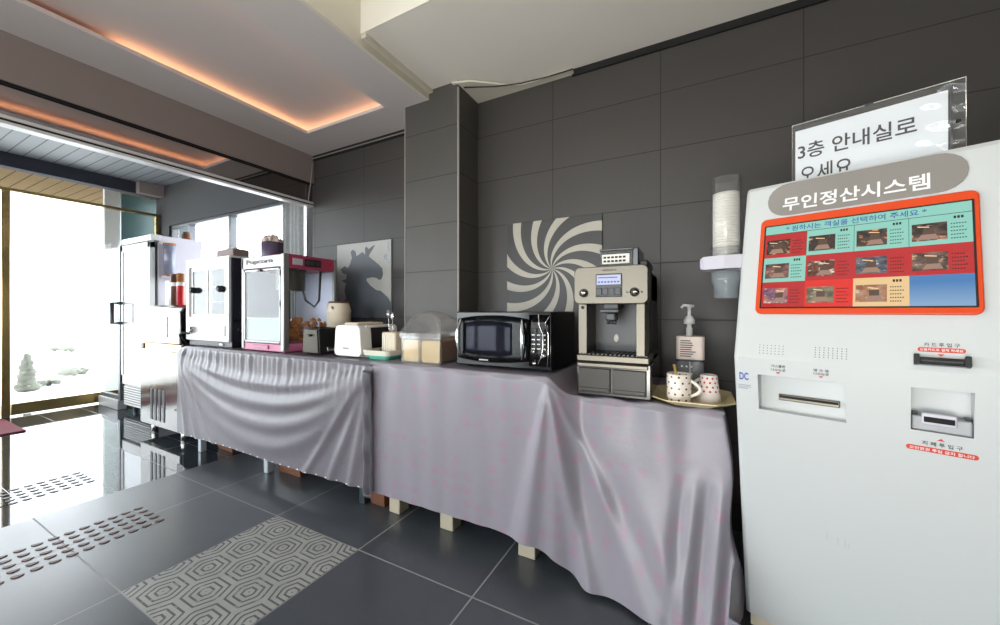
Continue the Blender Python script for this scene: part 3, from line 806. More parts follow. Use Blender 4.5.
def top_things():
    m = MB().box((-3.41, 1.60, 1.477), (-3.17, 1.72, 1.56), .006)
    t = thing('tissue_box', 'brown tissue box lying on top of the white display cabinet', 'tissue box', (-3.29, 1.66, 1.477))
    obj('carton', m, 'brownbox', t)
    tf = MB()
    for k in range(6): tf.blob((-3.30+.022*k-.05, 1.66, 1.567+.006*math.sin(k*2)), (.02, .025, .014), k, .3, 1)
    obj('tissue', tf, 'white_m', t)
    x, y, z = -3.01, 1.66, 1.4475
    t = thing('tissue_tin', 'violet square tin with a tuft of pale tissue on the popcorn machine', 'tin', (x+.235, y, z))
    cx = -2.715; cy = 1.63
    mm = MB().lathe((cx, cy, z), [(0, 0), (.068, 0), (.07, .005), (.07, .118), (.062, .12), (0, .118)], 28)
    obj('tin_body', mm, 'violet', t)
    tf = MB()
    for k in range(26):
        a = k*2.4; r = .055*math.sqrt((k+.5)/26)
        tf.blob((cx+r*math.cos(a), cy+r*math.sin(a), z+.125+random.uniform(0, .05)*(1-r/.07)), (.016, .018, .026), k, .35, 1)
    obj('tissue_tuft', tf, 'tuft', t)
top_things()

# steel toaster
def toaster_dark():
    x0, x1, y0, y1 = -2.175, -2.015, 1.485, 1.66
    t = thing('grey_toaster', 'grey steel toaster with a black side between the popcorn machine and white toaster', 'toaster', ((x0+x1)/2, 1.64, Z0))
    obj('front_panel', MB().prism([(x0+.01, y0, Z0+.012), (x1-.0, y0, Z0+.012), (x1-.012, y0, Z0+.158), (x0+.022, y0, Z0+.158)], (0, .012, 0), .004), 'steel_d', t)
    b = MB().prism([(x0, y0+.008, Z0+.006), (x1+.004, y0+.008, Z0+.006), (x1-.006, y0+.008, Z0+.165), (x0+.016, y0+.008, Z0+.165)], (0, y1-y0, 0), .006)
    obj('body', b, 'blk', t)
    s_ = MB()
    for k in (.045, .095): s_.box((x0+k, y0+.04, Z0+.163), (x0+k+.026, y1-.05, Z0+.168), .001)
    obj('slot', s_, 'black', t)
    obj('lever', MB().box((x0+.07, y0-.016, Z0+.115), (x0+.10, y0+.004, Z0+.127), .003), 'blk', t)
    obj('side_badge', MB().box((x1, y0+.06, Z0+.02), (x1+.006, y0+.20, Z0+.045), .002), 'steel_l', t)
toaster_dark()
def toaster_white():
    x0, x1, y0, y1 = -1.90, -1.675, 1.505, 1.80
    t = thing('white_toaster', 'cream white toaster with a rounded front and dark window in its side', 'toaster', ((x0+x1)/2, 1.64, Z0))
    b = MB().prism([(x, y0, z) for x, z in rrect(x0, x1, Z0+.008, Z0+.188, .03)], (0, .085, 0), .014, 3)
    for v in b.bm.verts: v.co.x += ((x0+x1)/2-v.co.x)*.10*ss(Z0, Z0+.19, v.co.z)
    obj('front_shell', b, 'white_m', t)
    g = MB().box((x0+.02, y0+.07, Z0+.012), (x1-.014, y1-.03, Z0+.172), .008)
    obj('side_window', g, 'smoke', t)
    r_ = MB().prism([(x, y1-.05, z) for x, z in rrect(x0+.008, x1-.004, Z0+.008, Z0+.186, .03)], (0, .05, 0), .012, 3)
    r_.box((x0+.02, y0+.05, Z0+.172), (x1-.012, y1-.02, Z0+.186), .006); r_.box((x0+.012, y0+.05, Z0), (x1-.006, y1-.02, Z0+.018), .004)
    obj('rear_shell', r_, 'white_m', t)
    obj('top_lid', MB().box((x0+.05, y0+.03, Z0+.186), (x1-.06, y1-.06, Z0+.202), .008), 'cream', t)
    obj('badge', B((-1.82, y0-.002, Z0+.05), (-1.775, y0+.002, Z0+.058)), 'ink_g', t)
toaster_white()
# cream canister behind the toasters
c_ = at(339, 330, Y=1.795)
t = thing('canister', 'cream lidded canister standing behind the white toaster', 'canister', (c_.x, 1.795, Z0))
R_ = .079
obj('canister_body', MB().lathe((c_.x, 1.795, Z0), [(0, 0), (R_*.97, 0), (R_, .01), (R_, .255), (R_*1.03, .26), (R_*1.03, .272), (R_*.90, .312), (R_*.84, .325), (0, .325)], 32), 'cream', t)
obj('dark_rim', MB().lathe((c_.x, 1.795, Z0+.325), [(0, 0), (R_*.86, 0), (R_*.88, .008), (R_*.8, .012), (0, .012)], 32), 'brown', t)
obj('latch', MB().cyl((c_.x+.02, 1.795-R_*.94, Z0+.288), .014, .012, 14, 'Y'), 'blk', t)
# mint tray with sachets, cup of cutlery
def mint_tray():
    x0, x1, y0, y1 = -1.655, -1.470, 1.50, 1.66
    t = thing('mint_tray', 'mint and cream rectangular tray beside the white toaster', 'tray', ((x0+x1)/2, 1.64, Z0))
    def tr(e, za, zb, inner):
        m = MB(); pts0 = rrect(x0+e, x1-e, y0+e, y1-e, .02); pts1 = rrect(x0, x1, y0, y1, .025)
        a = [m.bm.verts.new((x, y, za)) for x, y in pts0]; b = [m.bm.verts.new((x, y, zb)) for x, y in pts1]
        n = len(a)
        for i in range(n): m.bm.faces.new((a[i], a[(i+1) % n], b[(i+1) % n], b[i]))
        m.bm.faces.new(a[::-1]); return m
    lo = tr(.022, Z0, Z0+.034, 0); hi = MB()
    n = 24
    obj('tray_base', lo, 'mint', t)
    up = MB(); pA = rrect(x0-.002, x1+.002, y0-.002, y1+.002, .025); pB = rrect(x0-.008, x1+.008, y0-.008, y1+.008, .028); pC = rrect(x0+.006, x1-.006, y0+.006, y1-.006, .022)
    rings = [[up.bm.verts.new((x, y, z)) for x, y in P] for P, z in ((pA, Z0+.024), (pB, Z0+.052), (pC, Z0+.052), (pC, Z0+.03))]
    for A, Bq in zip(rings, rings[1:]):
        for i in range(len(A)):
            j = (i+1) % len(A); up.bm.faces.new((A[i], A[j], Bq[j], Bq[i]))
    up.bm.faces.new(rings[-1])
    obj('tray_rim', up, 'traycream', t)
    z = Z0+.0315
    labs = ('white sachet lying flat in the mint tray, at its left end', 'dark lid lying in the mint tray beside the cutlery cup', 'white sachet lying in the mint tray, at its front right corner')
    for k, (x, y, mt_, a) in enumerate(((-1.605, 1.555, 'white_m', .3), (-1.60, 1.61, 'charcoal', .8), (-1.525, 1.54, 'white_m', -.3))):
        if k == 1: m = MB().lathe((0, 0, 0), [(0, 0), (.022, 0), (.024, .004), (.024, .02), (.02, .024), (0, .024)], 20)
        else: m = MB().box((-.026, -.016, 0), (.026, .016, .008), .003).box((-.03, -.017, .002), (.03, .017, .004))
        o = obj('sachet' if k != 1 else 'jar_lid', m, mt_); o.location = (x, y, z); o.rotation_euler.z = a
        tag(o, labs[k], 'sachet' if k != 1 else 'lid')
    cx, cy = -1.528, 1.607
    t = thing('cutlery_cup', 'square cream cup holding cutlery in the mint tray', 'cup', (cx, cy, z)); z += .001
    m = MB().box((cx-.052, cy-.04, z), (cx+.052, cy+.04, z+.118), .008); obj('cup_body', m, 'cream', t)
    g = MB()
    for k in range(6): g.box((cx-.045+.016*k, cy-.043, z+.012), (cx-.037+.016*k, cy-.038, z+.106), .002)
    obj('ribs', g, 'traycream', t)
    for k, (dx, dy, h, lab) in enumerate(((-.028, .0, .185, 'steel fork standing at the left of the cutlery cup'), (-.008, .012, .165, 'steel spoon standing in the middle of the cutlery cup'))):
        m = MB().tube([(0, 0, 0), (-.006, 0, h*.5), (-.012, 0, h*.78)], .003, 6)
        if k == 0:
            for q in (-1, 0, 1): m.tube([(-.012, 0, h*.76), (-.012+.007*q, 0, h*.84), (-.014+.008*q, 0, h)], .002, 6)
        else: m.blob((-.013, 0, h*.9), (.013, .006, .022), 1, 0, 2)
        o = obj('fork' if k == 0 else 'spoon', m, 'chrome'); o.location = (cx+dx, cy+dy, z+.06); tag(o, lab, 'cutlery')
mint_tray()
# bread bin
def bread_bin():
    x0, x1, y0, y1 = -1.375, -1.125, 1.505, 1.715
    t = thing('bread_box', 'clear plastic bread box with a domed lid beside the microwave', 'bread box', ((x0+x1)/2, (y0+y1)/2, Z0))
    zb, zl = Z0, Z0+.142
    b = MB(); th = .003
    b.box((x0, y0, zb), (x1, y1, zb+.006), .002)
    for q in (((x0, y0, zb), (x0+th, y1, zl)), ((x1-th, y0, zb), (x1, y1, zl)), ((x0, y0, zb), (x1, y0+th, zl)), ((x0, y1-th, zb), (x1, y1, zl))): b.box(*q)
    b.box((x0-.006, y0-.006, zl-.014), (x1+.006, y0+.001, zl)); b.box((x0-.006, y1-.001, zl-.014), (x1+.006, y1+.006, zl))
    b.box((x0-.006, y0-.006, zl-.014), (x0+.001, y1+.006, zl)); b.box((x1-.001, y0-.006, zl-.014), (x1+.006, y1+.006, zl))
    obj('clear_tub', b, 'dome', t)
    d = MB(); cx, cy = (x0+x1)/2, (y0+y1)/2; a, c = (x1-x0)/2+.008, (y1-y0)/2+.008
    def dome(u, v):
        th_ = PI*u; x = -math.cos(th_); h = max(0, 1-abs(x)**2.1)**.5
        w = -1+2*v; prof = max(0, 1-abs(w)**2.6)**.5
        z = zl+.012+.118*h*(.0+1.0*prof)
        return (cx+a*x, cy+c*w, z)
    d.grid(dome, 36, 24)
    d.box((x0-.009, y0-.009, zl), (x1+.009, y0-.004, zl+.013)); d.box((x0-.009, y1+.004, zl), (x1+.009, y1+.009, zl+.013))
    d.box((x0-.009, y0-.009, zl), (x0-.004, y1+.009, zl+.013)); d.box((x1+.004, y0-.009, zl), (x1+.009, y1+.009, zl+.013))
    obj('domed_lid', d, 'dome', t)
    for k, (a0, a1, lab) in enumerate(((x0+.008, x0+.108, 'left block of sliced white bread in the clear bread box'), (x0+.128, x1-.008, 'right block of sliced white bread with brown crust beside the microwave'))):
        l = thing('bread_loaf', lab, 'bread', ((a0+a1)/2, cy, zb+.007), group='loaves in the bread box')
        m = MB()
        n = 9; yy0, yy1 = y0+.007, y1-.01
        for i in range(n):
            ya = yy0+(yy1-yy0)*i/n; yb = yy0+(yy1-yy0)*(i+1)/n-.002
            if i == 0:
                f = MB().prism([(x, ya, z) for x, z in rrect(a0, a1, zb+.008, zb+.118, .012)], (0, yb-ya, 0), .002)
                obj('front_slice', f, 'bread', l)
            else:
                m.mi = 0; m.prism([(x, ya, z) for x, z in rrect(a0, a1, zb+.008, zb+.118, .012)], (0, yb-ya, 0), .002)
        obj('sliced_loaf', m, 'crust', l)
bread_bin()
# microwave
def microwave():
    x0, x1, y0, y1, zt = -1.035, -.545, 1.52, 1.87, 1.071
    t = thing('microwave', 'black microwave oven with a bowed door on the counter below the swirl panel', 'microwave', ((x0+x1)/2, (y0+y1)/2, Z0))
    b = MB().box((x0, y0+.01, Z0+.008), (x1, y1, zt), .006)
    for sx in (x0+.05, x1-.05):
        for sy in (y0+.05, y1-.05): b.cyl((sx, sy, Z0), .014, .01, 10)
    obj('case', b, 'blk', t)
    xs = x1-.105
    f = MB().box((x0, y0-.002, Z0+.012), (x1, y0+.012, zt-.001), .005); obj('front_frame', f, 'blk_gloss', t)
    def bow(x, z):   # bowed door face
        u = (x-x0)/(xs-x0); return y0-.004-.022*(1-(2*u-1)**2)
    d = MB()
    zc0, zc1 = Z0+.034, zt-.018
    def top(u): return zc1-.018*(2*u-1)**2
    def bot(u): return zc0+.012*(2*u-1)**2
    d.grid(lambda u, v: (x0+.012+(xs-.012-x0)*u, bow(x0+(xs-x0)*u, 0), bot(u)+(top(u)-bot(u))*v), 24, 8)
    r = bmesh.ops.solidify(d.bm, geom=d.bm.faces[:], thickness=-.014)
    do = obj('door', d, 'blk_gloss', t)
    w = MB(); w.grid(lambda u, v: (x0+.06+(xs-.075-x0-.06)*u, bow(x0+.06+(xs-.135-x0)*u, 0)-.0025, bot(.1+.8*u)+.03+(top(.1+.8*u)-bot(.1+.8*u)-.055)*v), 24, 6)
    bmesh.ops.solidify(w.bm, geom=w.bm.faces[:], thickness=-.002)
    obj('door_window', w, plain('dark_blue_window', (44, 46, 62), .07, .3, .05), do)
    for k, (xc, s_) in enumerate(((x0+.028, -1), (xs-.018, 1))):
        h = MB().tube([(xc+s_*.010*math.cos(PI*(q/10-.5)) - s_*.010, bow(xc, 0)-.010-.014*math.sin(PI*q/10), Z0+.055+(zt-Z0-.09)*q/10) for q in range(11)], [.004+.007*math.sin(PI*q/10) for q in range(11)], 10)
        obj('chrome_handle', h, 'chrome', do)
    lg = text_mb('SAMSUNG', .046, .007, .0008, .02); on_front(lg, x0+.17, bow(x0+.17, 0)-.004, Z0+.045)
    obj('lettering', lg, 'ink_w', do)
    p = MB(); p.grid(lambda u, v: (xs+.004+(.094)*u, y0-.004-.012*math.sin(PI*(.15+.85*u)), Z0+.03+(zt-Z0-.045)*v), 10, 4)
    bmesh.ops.solidify(p.bm, geom=p.bm.faces[:], thickness=-.012)
    po = obj('control_panel', p, 'blk_gloss', t)
    yy = y0-.0175
    dp = MB().box((xs+.018, yy-.002, zt-.075), (xs+.088, yy+.006, zt-.045), .002); obj('clock_display', dp, 'smoke', po)
    kp = MB()
    for r_ in range(4):
        for c in range(3): kp.box((xs+.020+.024*c, yy-.0015, zt-.105-.02*r_), (xs+.036+.024*c, yy+.005, zt-.099-.02*r_), .001)
    for kx, kz, kr in ((.030, .095, .010), (.075, .080, .012), (.032, .045, .009)): obj('round_button', MB().cyl((xs+kx, yy-.004, Z0+kz), kr, .010, 14, 'Y'), 'steel_l', po)
    obj('keypad', kp, 'steel_l', po)
    rb = MB().tube([(xs+.052, yy-.004, zt-.012), (xs+.056, yy-.004, zt-.06), (xs+.074, yy-.004, zt-.10), (xs+.072, yy-.004, zt-.16), (xs+.066, yy-.004, zt-.195), (xs+.05, yy-.004, zt-.225)], .0022, 6)
    rb.tube([(x1-.008, y0-.008, zt-.02), (x1-.022, yy-.003, zt-.05), (x1-.012, y0-.01, zt-.10), (x1-.012, y0-.01, zt-.18), (x1-.018, y0-.01, Z0+.03)], .002, 6)
    obj('panel_trim', rb, 'chrome', po)
microwave()

# ================================================================== WALL PANELS
def wall_panel(name, label, x0, x1, z0, z1, mat):
    t = thing(name, label, 'wall panel', ((x0+x1)/2, YB-.006, z0))
    obj('board', B((x0, YB-.012, z0), (x1, YB-.0005, z1), .0015, 1), mat, t); return t
wall_panel('swirl_art_panel', 'square wall panel with a black and cream swirl behind the microwave', -1.066, -.466, 1.027, 1.627, 'spiral')
M['panel_pale'] = plain('pale_panel', (176, 176, 172), .45, 0, .08, 9); M['horse'] = plain('slate_print', (92, 98, 105), .45, 0, .05, 9)
hp = wall_panel('horse_art_panel', 'square wall panel with a slate horse head on a pale ground', -2.657, -2.055, 1.022, 1.622, 'panel_pale')
hz = [(104,445),(112,470),(150,450),(140,400),(148,360),(122,346),(150,335),(152,310),(128,302),(118,280),(140,262),(160,272),(172,248),(182,215),(174,182),(186,168),(202,180),(206,206),(222,196),(241,182),(258,198),(256,162),(264,150),(276,166),(296,150),(314,140),(300,166),(286,186),(276,206),(300,226),(330,250),(354,275),(358,310),(350,335),(336,341),(322,330),(300,325),(266,332),(264,345),(286,372),(320,398),(345,402),(370,425),(388,442),(402,470),(409,482),(409,560)]
pts = [at(320+x/5.68, 220+y/5.68, Y=YB-.012) for x, y in hz]
pts = [(max(-2.656, min(-2.056, p.x)), YB-.012, p.z) for p in pts]
pts += [(-2.056, YB-.012, 1.0235), (-2.656, YB-.012, 1.0235)]
m = MB().prism(pts, (0, -.0012, 0))
bmesh.ops.triangulate(m.bm, faces=[f for f in m.bm.faces if len(f.verts) > 4])
obj('horse_print', m, 'horse', hp)
tx = MB()
for k, (x, y) in enumerate(((388, 130), (388, 150), (390, 172), (376, 205), (382, 226), (366, 210), (392, 240))):
    p = at(320+x/5.68, 220+y/5.68, Y=YB-.013); tx.box((p.x-.006, YB-.0132, p.z-.018), (p.x+.006, YB-.0118, p.z+.018)) if k % 2 else tx.box((p.x-.010, YB-.0132, p.z-.004), (p.x+.010, YB-.0118, p.z+.006))
obj('scribble_marks', tx, 'ink_g', hp)

# ================================================================== COFFEE CORNER
ZL = .732
def coffee_machine():
    x0, x1, y0, y1 = -.428, -.155, 1.505, 1.93
    t = thing('coffee_machine', 'tall brushed steel coffee machine with a small lit display', 'coffee machine', ((x0+x1)/2, 1.7, ZL))
    b = MB().box((x0+.012, y0+.15, ZL+.15), (x1-.006, y1, ZL+.50), .006)
    b.box((x0+.012, y0+.02, ZL+.38), (x1-.006, y1, ZL+.505), .006)
    b.box((x0+.01, y0+.02, ZL+.145), (x1-.004, y1, ZL+.16), .003)
    obj('body', b, 'blk', t)
    lo = MB().box((x0-.004, y0+.004, ZL), (x1+.01, y1, ZL+.138), .006); obj('lower_cabinet', lo, 'smoke', t)
    xm = (x0+x1)/2
    for a, c in ((x0+.004, xm-.004), (xm+.004, x1-.008)):
        d = MB().box((a, y0-.006, ZL+.014), (c, y0+.008, ZL+.112), .004); d.box((a+.006, y0-.009, ZL+.02), (c-.006, y0-.004, ZL+.034), .002)
        obj('drawer_front', d, 'drawer', t)
    obj('top_strip', MB().box((x0, y0-.004, ZL+.116), (x1-.002, y0+.01, ZL+.132), .003), 'steel', t)
    dt = MB().box((x0, y0-.012, ZL+.138), (x1+.004, y0+.15, ZL+.166), .005); do = obj('drip_tray', dt, 'steel', t)
    g = MB()
    for k in range(16): g.box((x0+.012+k*.0165, y0-.004, ZL+.165), (x0+.022+k*.0165, y0+.14, ZL+.171), .001)
    obj('drip_grate', g, 'charcoal', do)
    for a, c in ((x0+.004, x0+.04), (x1-.046, x1-.012)): obj('side_column', B((a, y0-.002, ZL+.166), (c, y0+.16, ZL+.385), .003), 'steel', t)
    obj('column_lock', MB().cyl((x0+.022, y0-.006, ZL+.355), .006, .006, 12, 'Y'), 'blk', t)
    obj('back_plate', B((x0+.04, y0+.146, ZL+.166), (x1-.046, y0+.152, ZL+.385)), 'charcoal', t)
    hd = MB().prism([(x, y0-.035, z) for x, z in rrect(x0-.004, x1+.002, ZL+.368, ZL+.515, .022)], (0, .10, 0), .005, 2)
    ho = obj('head_panel', hd, 'steel', t)
    yf = y0-.036
    obj('display_frame', B((xm-.054, yf-.003, ZL+.395), (xm+.046, yf+.003, ZL+.485), .004), 'charcoal', ho)
    obj('lit_display', B((xm-.049, yf-.005, ZL+.443), (xm+.041, yf-.002, ZL+.480), .001), emit('lcd', (208, 214, 240), .95), ho)
    tx = MB()
    for k in range(7): tx.box((xm-.044+.012*k, yf-.0055, ZL+.450), (xm-.036+.012*k, yf-.005, ZL+.456))
    tx.box((xm-.044, yf-.0055, ZL+.468), (xm+.03, yf-.005, ZL+.472)); obj('display_text', tx, 'ink_b', ho)
    for k in range(4): obj('select_button', B((xm-.049+.0232*k, yf-.006, ZL+.402), (xm-.029+.0232*k, yf-.001, ZL+.430), .002), 'charcoal', ho)
    for x in (x0+.036, x1-.046):
        kb = MB().lathe((x, yf, ZL+.412), [(0, 0), (.017, 0), (.017, .006), (.013, .010), (.013, .020), (.010, .022), (0, .022)], 22, 'Y')
        for v in kb.bm.verts: v.co.y = 2*yf - v.co.y
        bmesh.ops.reverse_faces(kb.bm, faces=kb.bm.faces[:]); obj('round_knob', kb, 'steel_l', ho)
    for dx in (-.026, .026): obj('knob_dot', MB().cyl((x1-.046+dx, yf-.003, ZL+.412), .003, .004, 8, 'Y'), 'blk', ho)
    obj('lettering', on_front(text_mb('VENUSTA', .056, .008, .0008, .01), xm-.002, yf-.0002, ZL+.499), 'steel_d', ho)
    sp = MB().box((xm-.035, y0+.01, ZL+.345), (xm+.025, y0+.08, ZL+.372), .004); sp.box((xm-.042, y0-.02, ZL+.333), (xm+.032, y0+.075, ZL+.350), .005)
    sp.box((xm-.026, y0+.005, ZL+.300), (xm+.016, y0+.06, ZL+.336), .008)
    for dx in (-.018, -.005, .008): sp.lathe((xm+dx, y0+.028, ZL+.288), [(.004, 0), (.006, 0), (.007, .016), (.004, .016), (.004, 0)], 12)
    obj('spout', sp, 'charcoal', t)
    ov = MB().lathe((xm-.008, y0+.145, ZL+.225), [(0, 0), (.010, 0), (.010, .006), (0, .006)], 20, 'Y', sx=1.0, sy=1.7)
    ov.xform(Matrix.Translation((0, -.004, 0))); obj('steam_button', ov, 'cup_w', t)
    h = MB(); hx0, hx1, hy0, hy1 = x0+.085, x1-.062, y0+.03, y0+.21
    for q in (((hx0, hy0, ZL+.505), (hx1, hy0+.003, ZL+.585)), ((hx0, hy0, ZL+.505), (hx0+.003, hy1, ZL+.585)), ((hx0, hy1-.003, ZL+.505), (hx1, hy1, ZL+.585))): h.box(*q)
    hp_ = obj('bean_hopper', h, glass('hopper_plastic', (.86, .86, .86), .5, .12, (.3, .3, .3), .3), t)
    obj('hopper_lid', B((hx0-.002, hy0-.002, ZL+.582), (hx1+.004, hy1+.004, ZL+.592), .003), 'smoke', hp_)
    nt = MB().box((hx0+.008, hy0-.002, ZL+.530), (hx1-.012, hy0+.0005, ZL+.568)); obj('paper_label', nt, 'cup_w', hp_)
    tx = MB()
    for r in range(2):
        for k in range(6): tx.box((hx0+.014+.015*k, hy0-.0028, ZL+.537+.015*r), (hx0+.025+.015*k, hy0-.0018, ZL+.545+.015*r))
    obj('label_text', tx, 'ink', hp_)
    obj('hopper_side', B((hx1-.002, hy0+.004, ZL+.505), (hx1+.022, hy1, ZL+.590), .004), 'blk_gloss', t)
    obj('water_cap', B((hx1+.022, hy0+.01, ZL+.505), (x1-.006, hy1, ZL+.540), .006), 'blk', t)
coffee_machine()

# tray with mugs and sanitiser bottle
def oct_tray():
    cx, cy, a, b = -.012, 1.625, .138, .165
    t = thing('octagonal_tray', 'pale gold octagonal tray carrying two mugs beside the coffee machine', 'tray', (cx, cy, ZL))
    def ring(k, z, c=.06): return [(cx+sx, cy+sy, z) for sx, sy in ((a*k-c, -b*k), (a*k, -b*k+c), (a*k, b*k-c), (a*k-c, b*k), (-a*k+c, b*k), (-a*k, b*k-c), (-a*k, -b*k+c), (-a*k+c, -b*k))]
    m = MB(); R = [[m.bm.verts.new(p) for p in ring(k, z)] for k, z in ((.80, ZL), (1.0, ZL+.018), (1.0, ZL+.021), (.79, ZL+.004))]
    m.bm.faces.new(R[0][::-1])
    for A, Bq in zip(R, R[1:]):
        for i in range(8): m.bm.faces.new((A[i], A[(i+1) % 8], Bq[(i+1) % 8], Bq[i]))
    m.bm.faces.new(R[-1]); obj('tray_dish', m, 'gold', t)
oct_tray()
zt = ZL+.0045
def mug(name, label, cx, cy, mat, prof, ha, hz0, hz1, r):
    t = thing(name, label, 'mug', (cx, cy, zt))
    obj('mug_body', MB().lathe((0, 0, 0), prof, 36), mat, t, local=True)
    dx, dy = math.cos(ha), math.sin(ha)
    pts = [(dx*(r-.003+.034*math.sin(PI*q/12)), dy*(r-.003+.034*math.sin(PI*q/12)), hz0+(hz1-hz0)*q/12) for q in range(13)]
    obj('handle', MB().tube(pts, .0058, 10), 'cup_w', t, local=True); return t
q = at(681, 404, Z=zt)
mx, my = -.0535, 1.545
mug('dotted_mug', 'cream mug with black dots standing upright with a spoon in it', mx, my, 'mug_dots',
    [(0, 0), (.038, 0), (.0415, .004), (.0425, .102), (.0405, .104), (.039, .101), (.037, .008), (0, .008)], -.25, .022, .082, .0415)
mug('upturned_mug', 'white mug with red marks standing upside down on the gold tray', .045, 1.60, 'mug_red',
    [(0, .098), (.026, .098), (.0295, .094), (.036, .030), (.039, .026), (.0405, .0), (.038, .0), (.034, .028), (.026, .09), (0, .09)], 2.4, .03, .08, .033)
sp = MB().tube([(0, 0, 0), (-.010, -.004, .06), (-.022, -.008, .125)], [.0025, .003, .006], 8)
o = obj('spoon', sp, plain('brass_spoon', (196, 164, 92), .3, .6)); o.location = (mx+.006, my, zt+.012); tag(o, 'brass coloured spoon handle sticking out of the dotted mug', 'spoon')
# sanitiser
def sanitiser():
    cx, cy = -.0185, 1.80
    t = thing('sanitizer_bottle', 'clear pump bottle with a cream label block against the dark tiles', 'bottle', (cx, cy, ZL-.001))
    z = ZL-.001; w, d = .052, .042
    m = MB().prism([(cx+x, cy+y, z) for x, y in rrect(-w, w, -d, d, .016)], (0, 0, .130), .004)
    obj('clear_body', m, 'bottle', t)
    rg = MB().prism([(cx+x, cy+y, z+.129) for x, y in rrect(-w-.001, w+.001, -d-.001, d+.001, .017)], (0, 0, .008)); obj('dark_band', rg, 'blk', t)
    lb = MB().prism([(cx+x, cy+y, z+.137) for x, y in rrect(-w-.002, w+.002, -d-.002, d+.002, .018)], (0, 0, .098), .008, 3); lo = obj('label_block', lb, plain('pinkish_label', (232, 214, 204), .45), t)
    tx = MB()
    for k in range(8): tx.box((cx-.038, cy-d-.0030, z+.150+.0092*k), (cx+random.uniform(.0, .022), cy-d-.0018, z+.154+.0092*k))
    obj('label_text', tx, 'ink', lo)
    tx = MB()
    for k in range(5): tx.box((cx+w+.0018, cy-.02+random.uniform(0, .01), z+.158+.014*k), (cx+w+.003, cy+.01, z+.165+.014*k))
    obj('side_text', tx, 'ink_r', lo)
    dt = MB()
    for k in range(3):
        for r in range(2): dt.box((cx-.035+.018*k, cy-d-.0012, z+.075+.03*r), (cx-.028+.018*k, cy-d-.0002, z+.082+.03*r))
    obj('printed_marks', dt, 'ink_w', t)
    pz = z+.235
    p = MB().lathe((cx-.004, cy, pz), [(0, 0), (.013, 0), (.013, .035), (.009, .037), (.009, .050), (.022, .052), (.022, .068), (.012, .085), (.007, .088), (.007, .118), (.010, .120), (.010, .130), (0, .132)], 22)
    p.tube([(cx-.004+.018, cy, pz+.128), (cx-.004-.004, cy-.005, pz+.130), (cx-.026, cy-.01, pz+.132), (cx-.034, cy-.012, pz+.120)], .006, 8)
    obj('pump', p, 'white', t)
    obj('dip_tube', MB().tube([(cx, cy, z+.01), (cx-.002, cy, z+.13)], .004, 8), 'white_m', t)
sanitiser()

# ================================================================== PAYMENT KIOSK
KP = Vector((.106, 1.387, 0)); KE = Vector((.9467, -.3222, 0)).normalized(); KN = Vector((-KE.y, KE.x, 0))
KRZ = math.atan2(KE.y, KE.x); ZC, SU, SLO, KT, KW, KD = .93, .283, .16, 1.492, .70, .40
def kf(z): return SU*(z-ZC) if z >= ZC else SLO*(ZC-z)
def K(x, y, inset=None):
    """picture point -> (k along the front, z) on the kiosk's front, or on an upright plane at the given inset"""
    d = ray(x, y); o = Vector((0, 0, HC))-KP
    oy, dy, ox, dx = o.dot(KN), d.dot(KN), o.dot(KE), d.dot(KE)
    if inset is not None: t = (inset-oy)/dy
    else:
        t = (SU*(HC-ZC)-oy)/(dy-SU*d.z)
        if HC+t*d.z < ZC: t = (SLO*(ZC-HC)-oy)/(dy+SLO*d.z)
    return ox+t*dx, HC+t*d.z
kt = thing('payment_kiosk', 'white payment kiosk with an orange framed screen and card and cash slots', 'kiosk', KP, KRZ)
def front(mb, k, z, off=0.0):
    """x-y plane builder (z = outward) placed on the kiosk's sloping front with its centre at (k, z)"""
    up = Vector((0, SU, 1)).normalized() if z >= ZC else Vector((0, -SLO, 1)).normalized()
    nx = Vector((1, 0, 0)); nn = nx.cross(up)
    nn = -nn if nn.y > 0 else nn
    mm = Matrix(((1, up.x, nn.x, k), (0, up.y, nn.y, kf(z)), (0, up.z, nn.z, z), (0, 0, 0, 1)))
    mb.xform(Matrix.Translation((0, 0, off))); return mb.xform(mm)
def fz(z0, z1): return math.hypot(1, SU if (z0+z1)/2 >= ZC else SLO)*(z1-z0)
def plate(x0, x1, z0, z1, r, d0, d1, bev=0):
    """rounded plate on the front from k x0..x1, z0..z1, standing d0..d1 off the surface"""
    L = fz(z0, z1); w = x1-x0
    m = MB().prism([(x, y, d0) for x, y in rrect(-w/2, w/2, -L/2, L/2, r)], (0, 0, d1-d0), bev)
    return front(m, (x0+x1)/2, (z0+z1)/2)
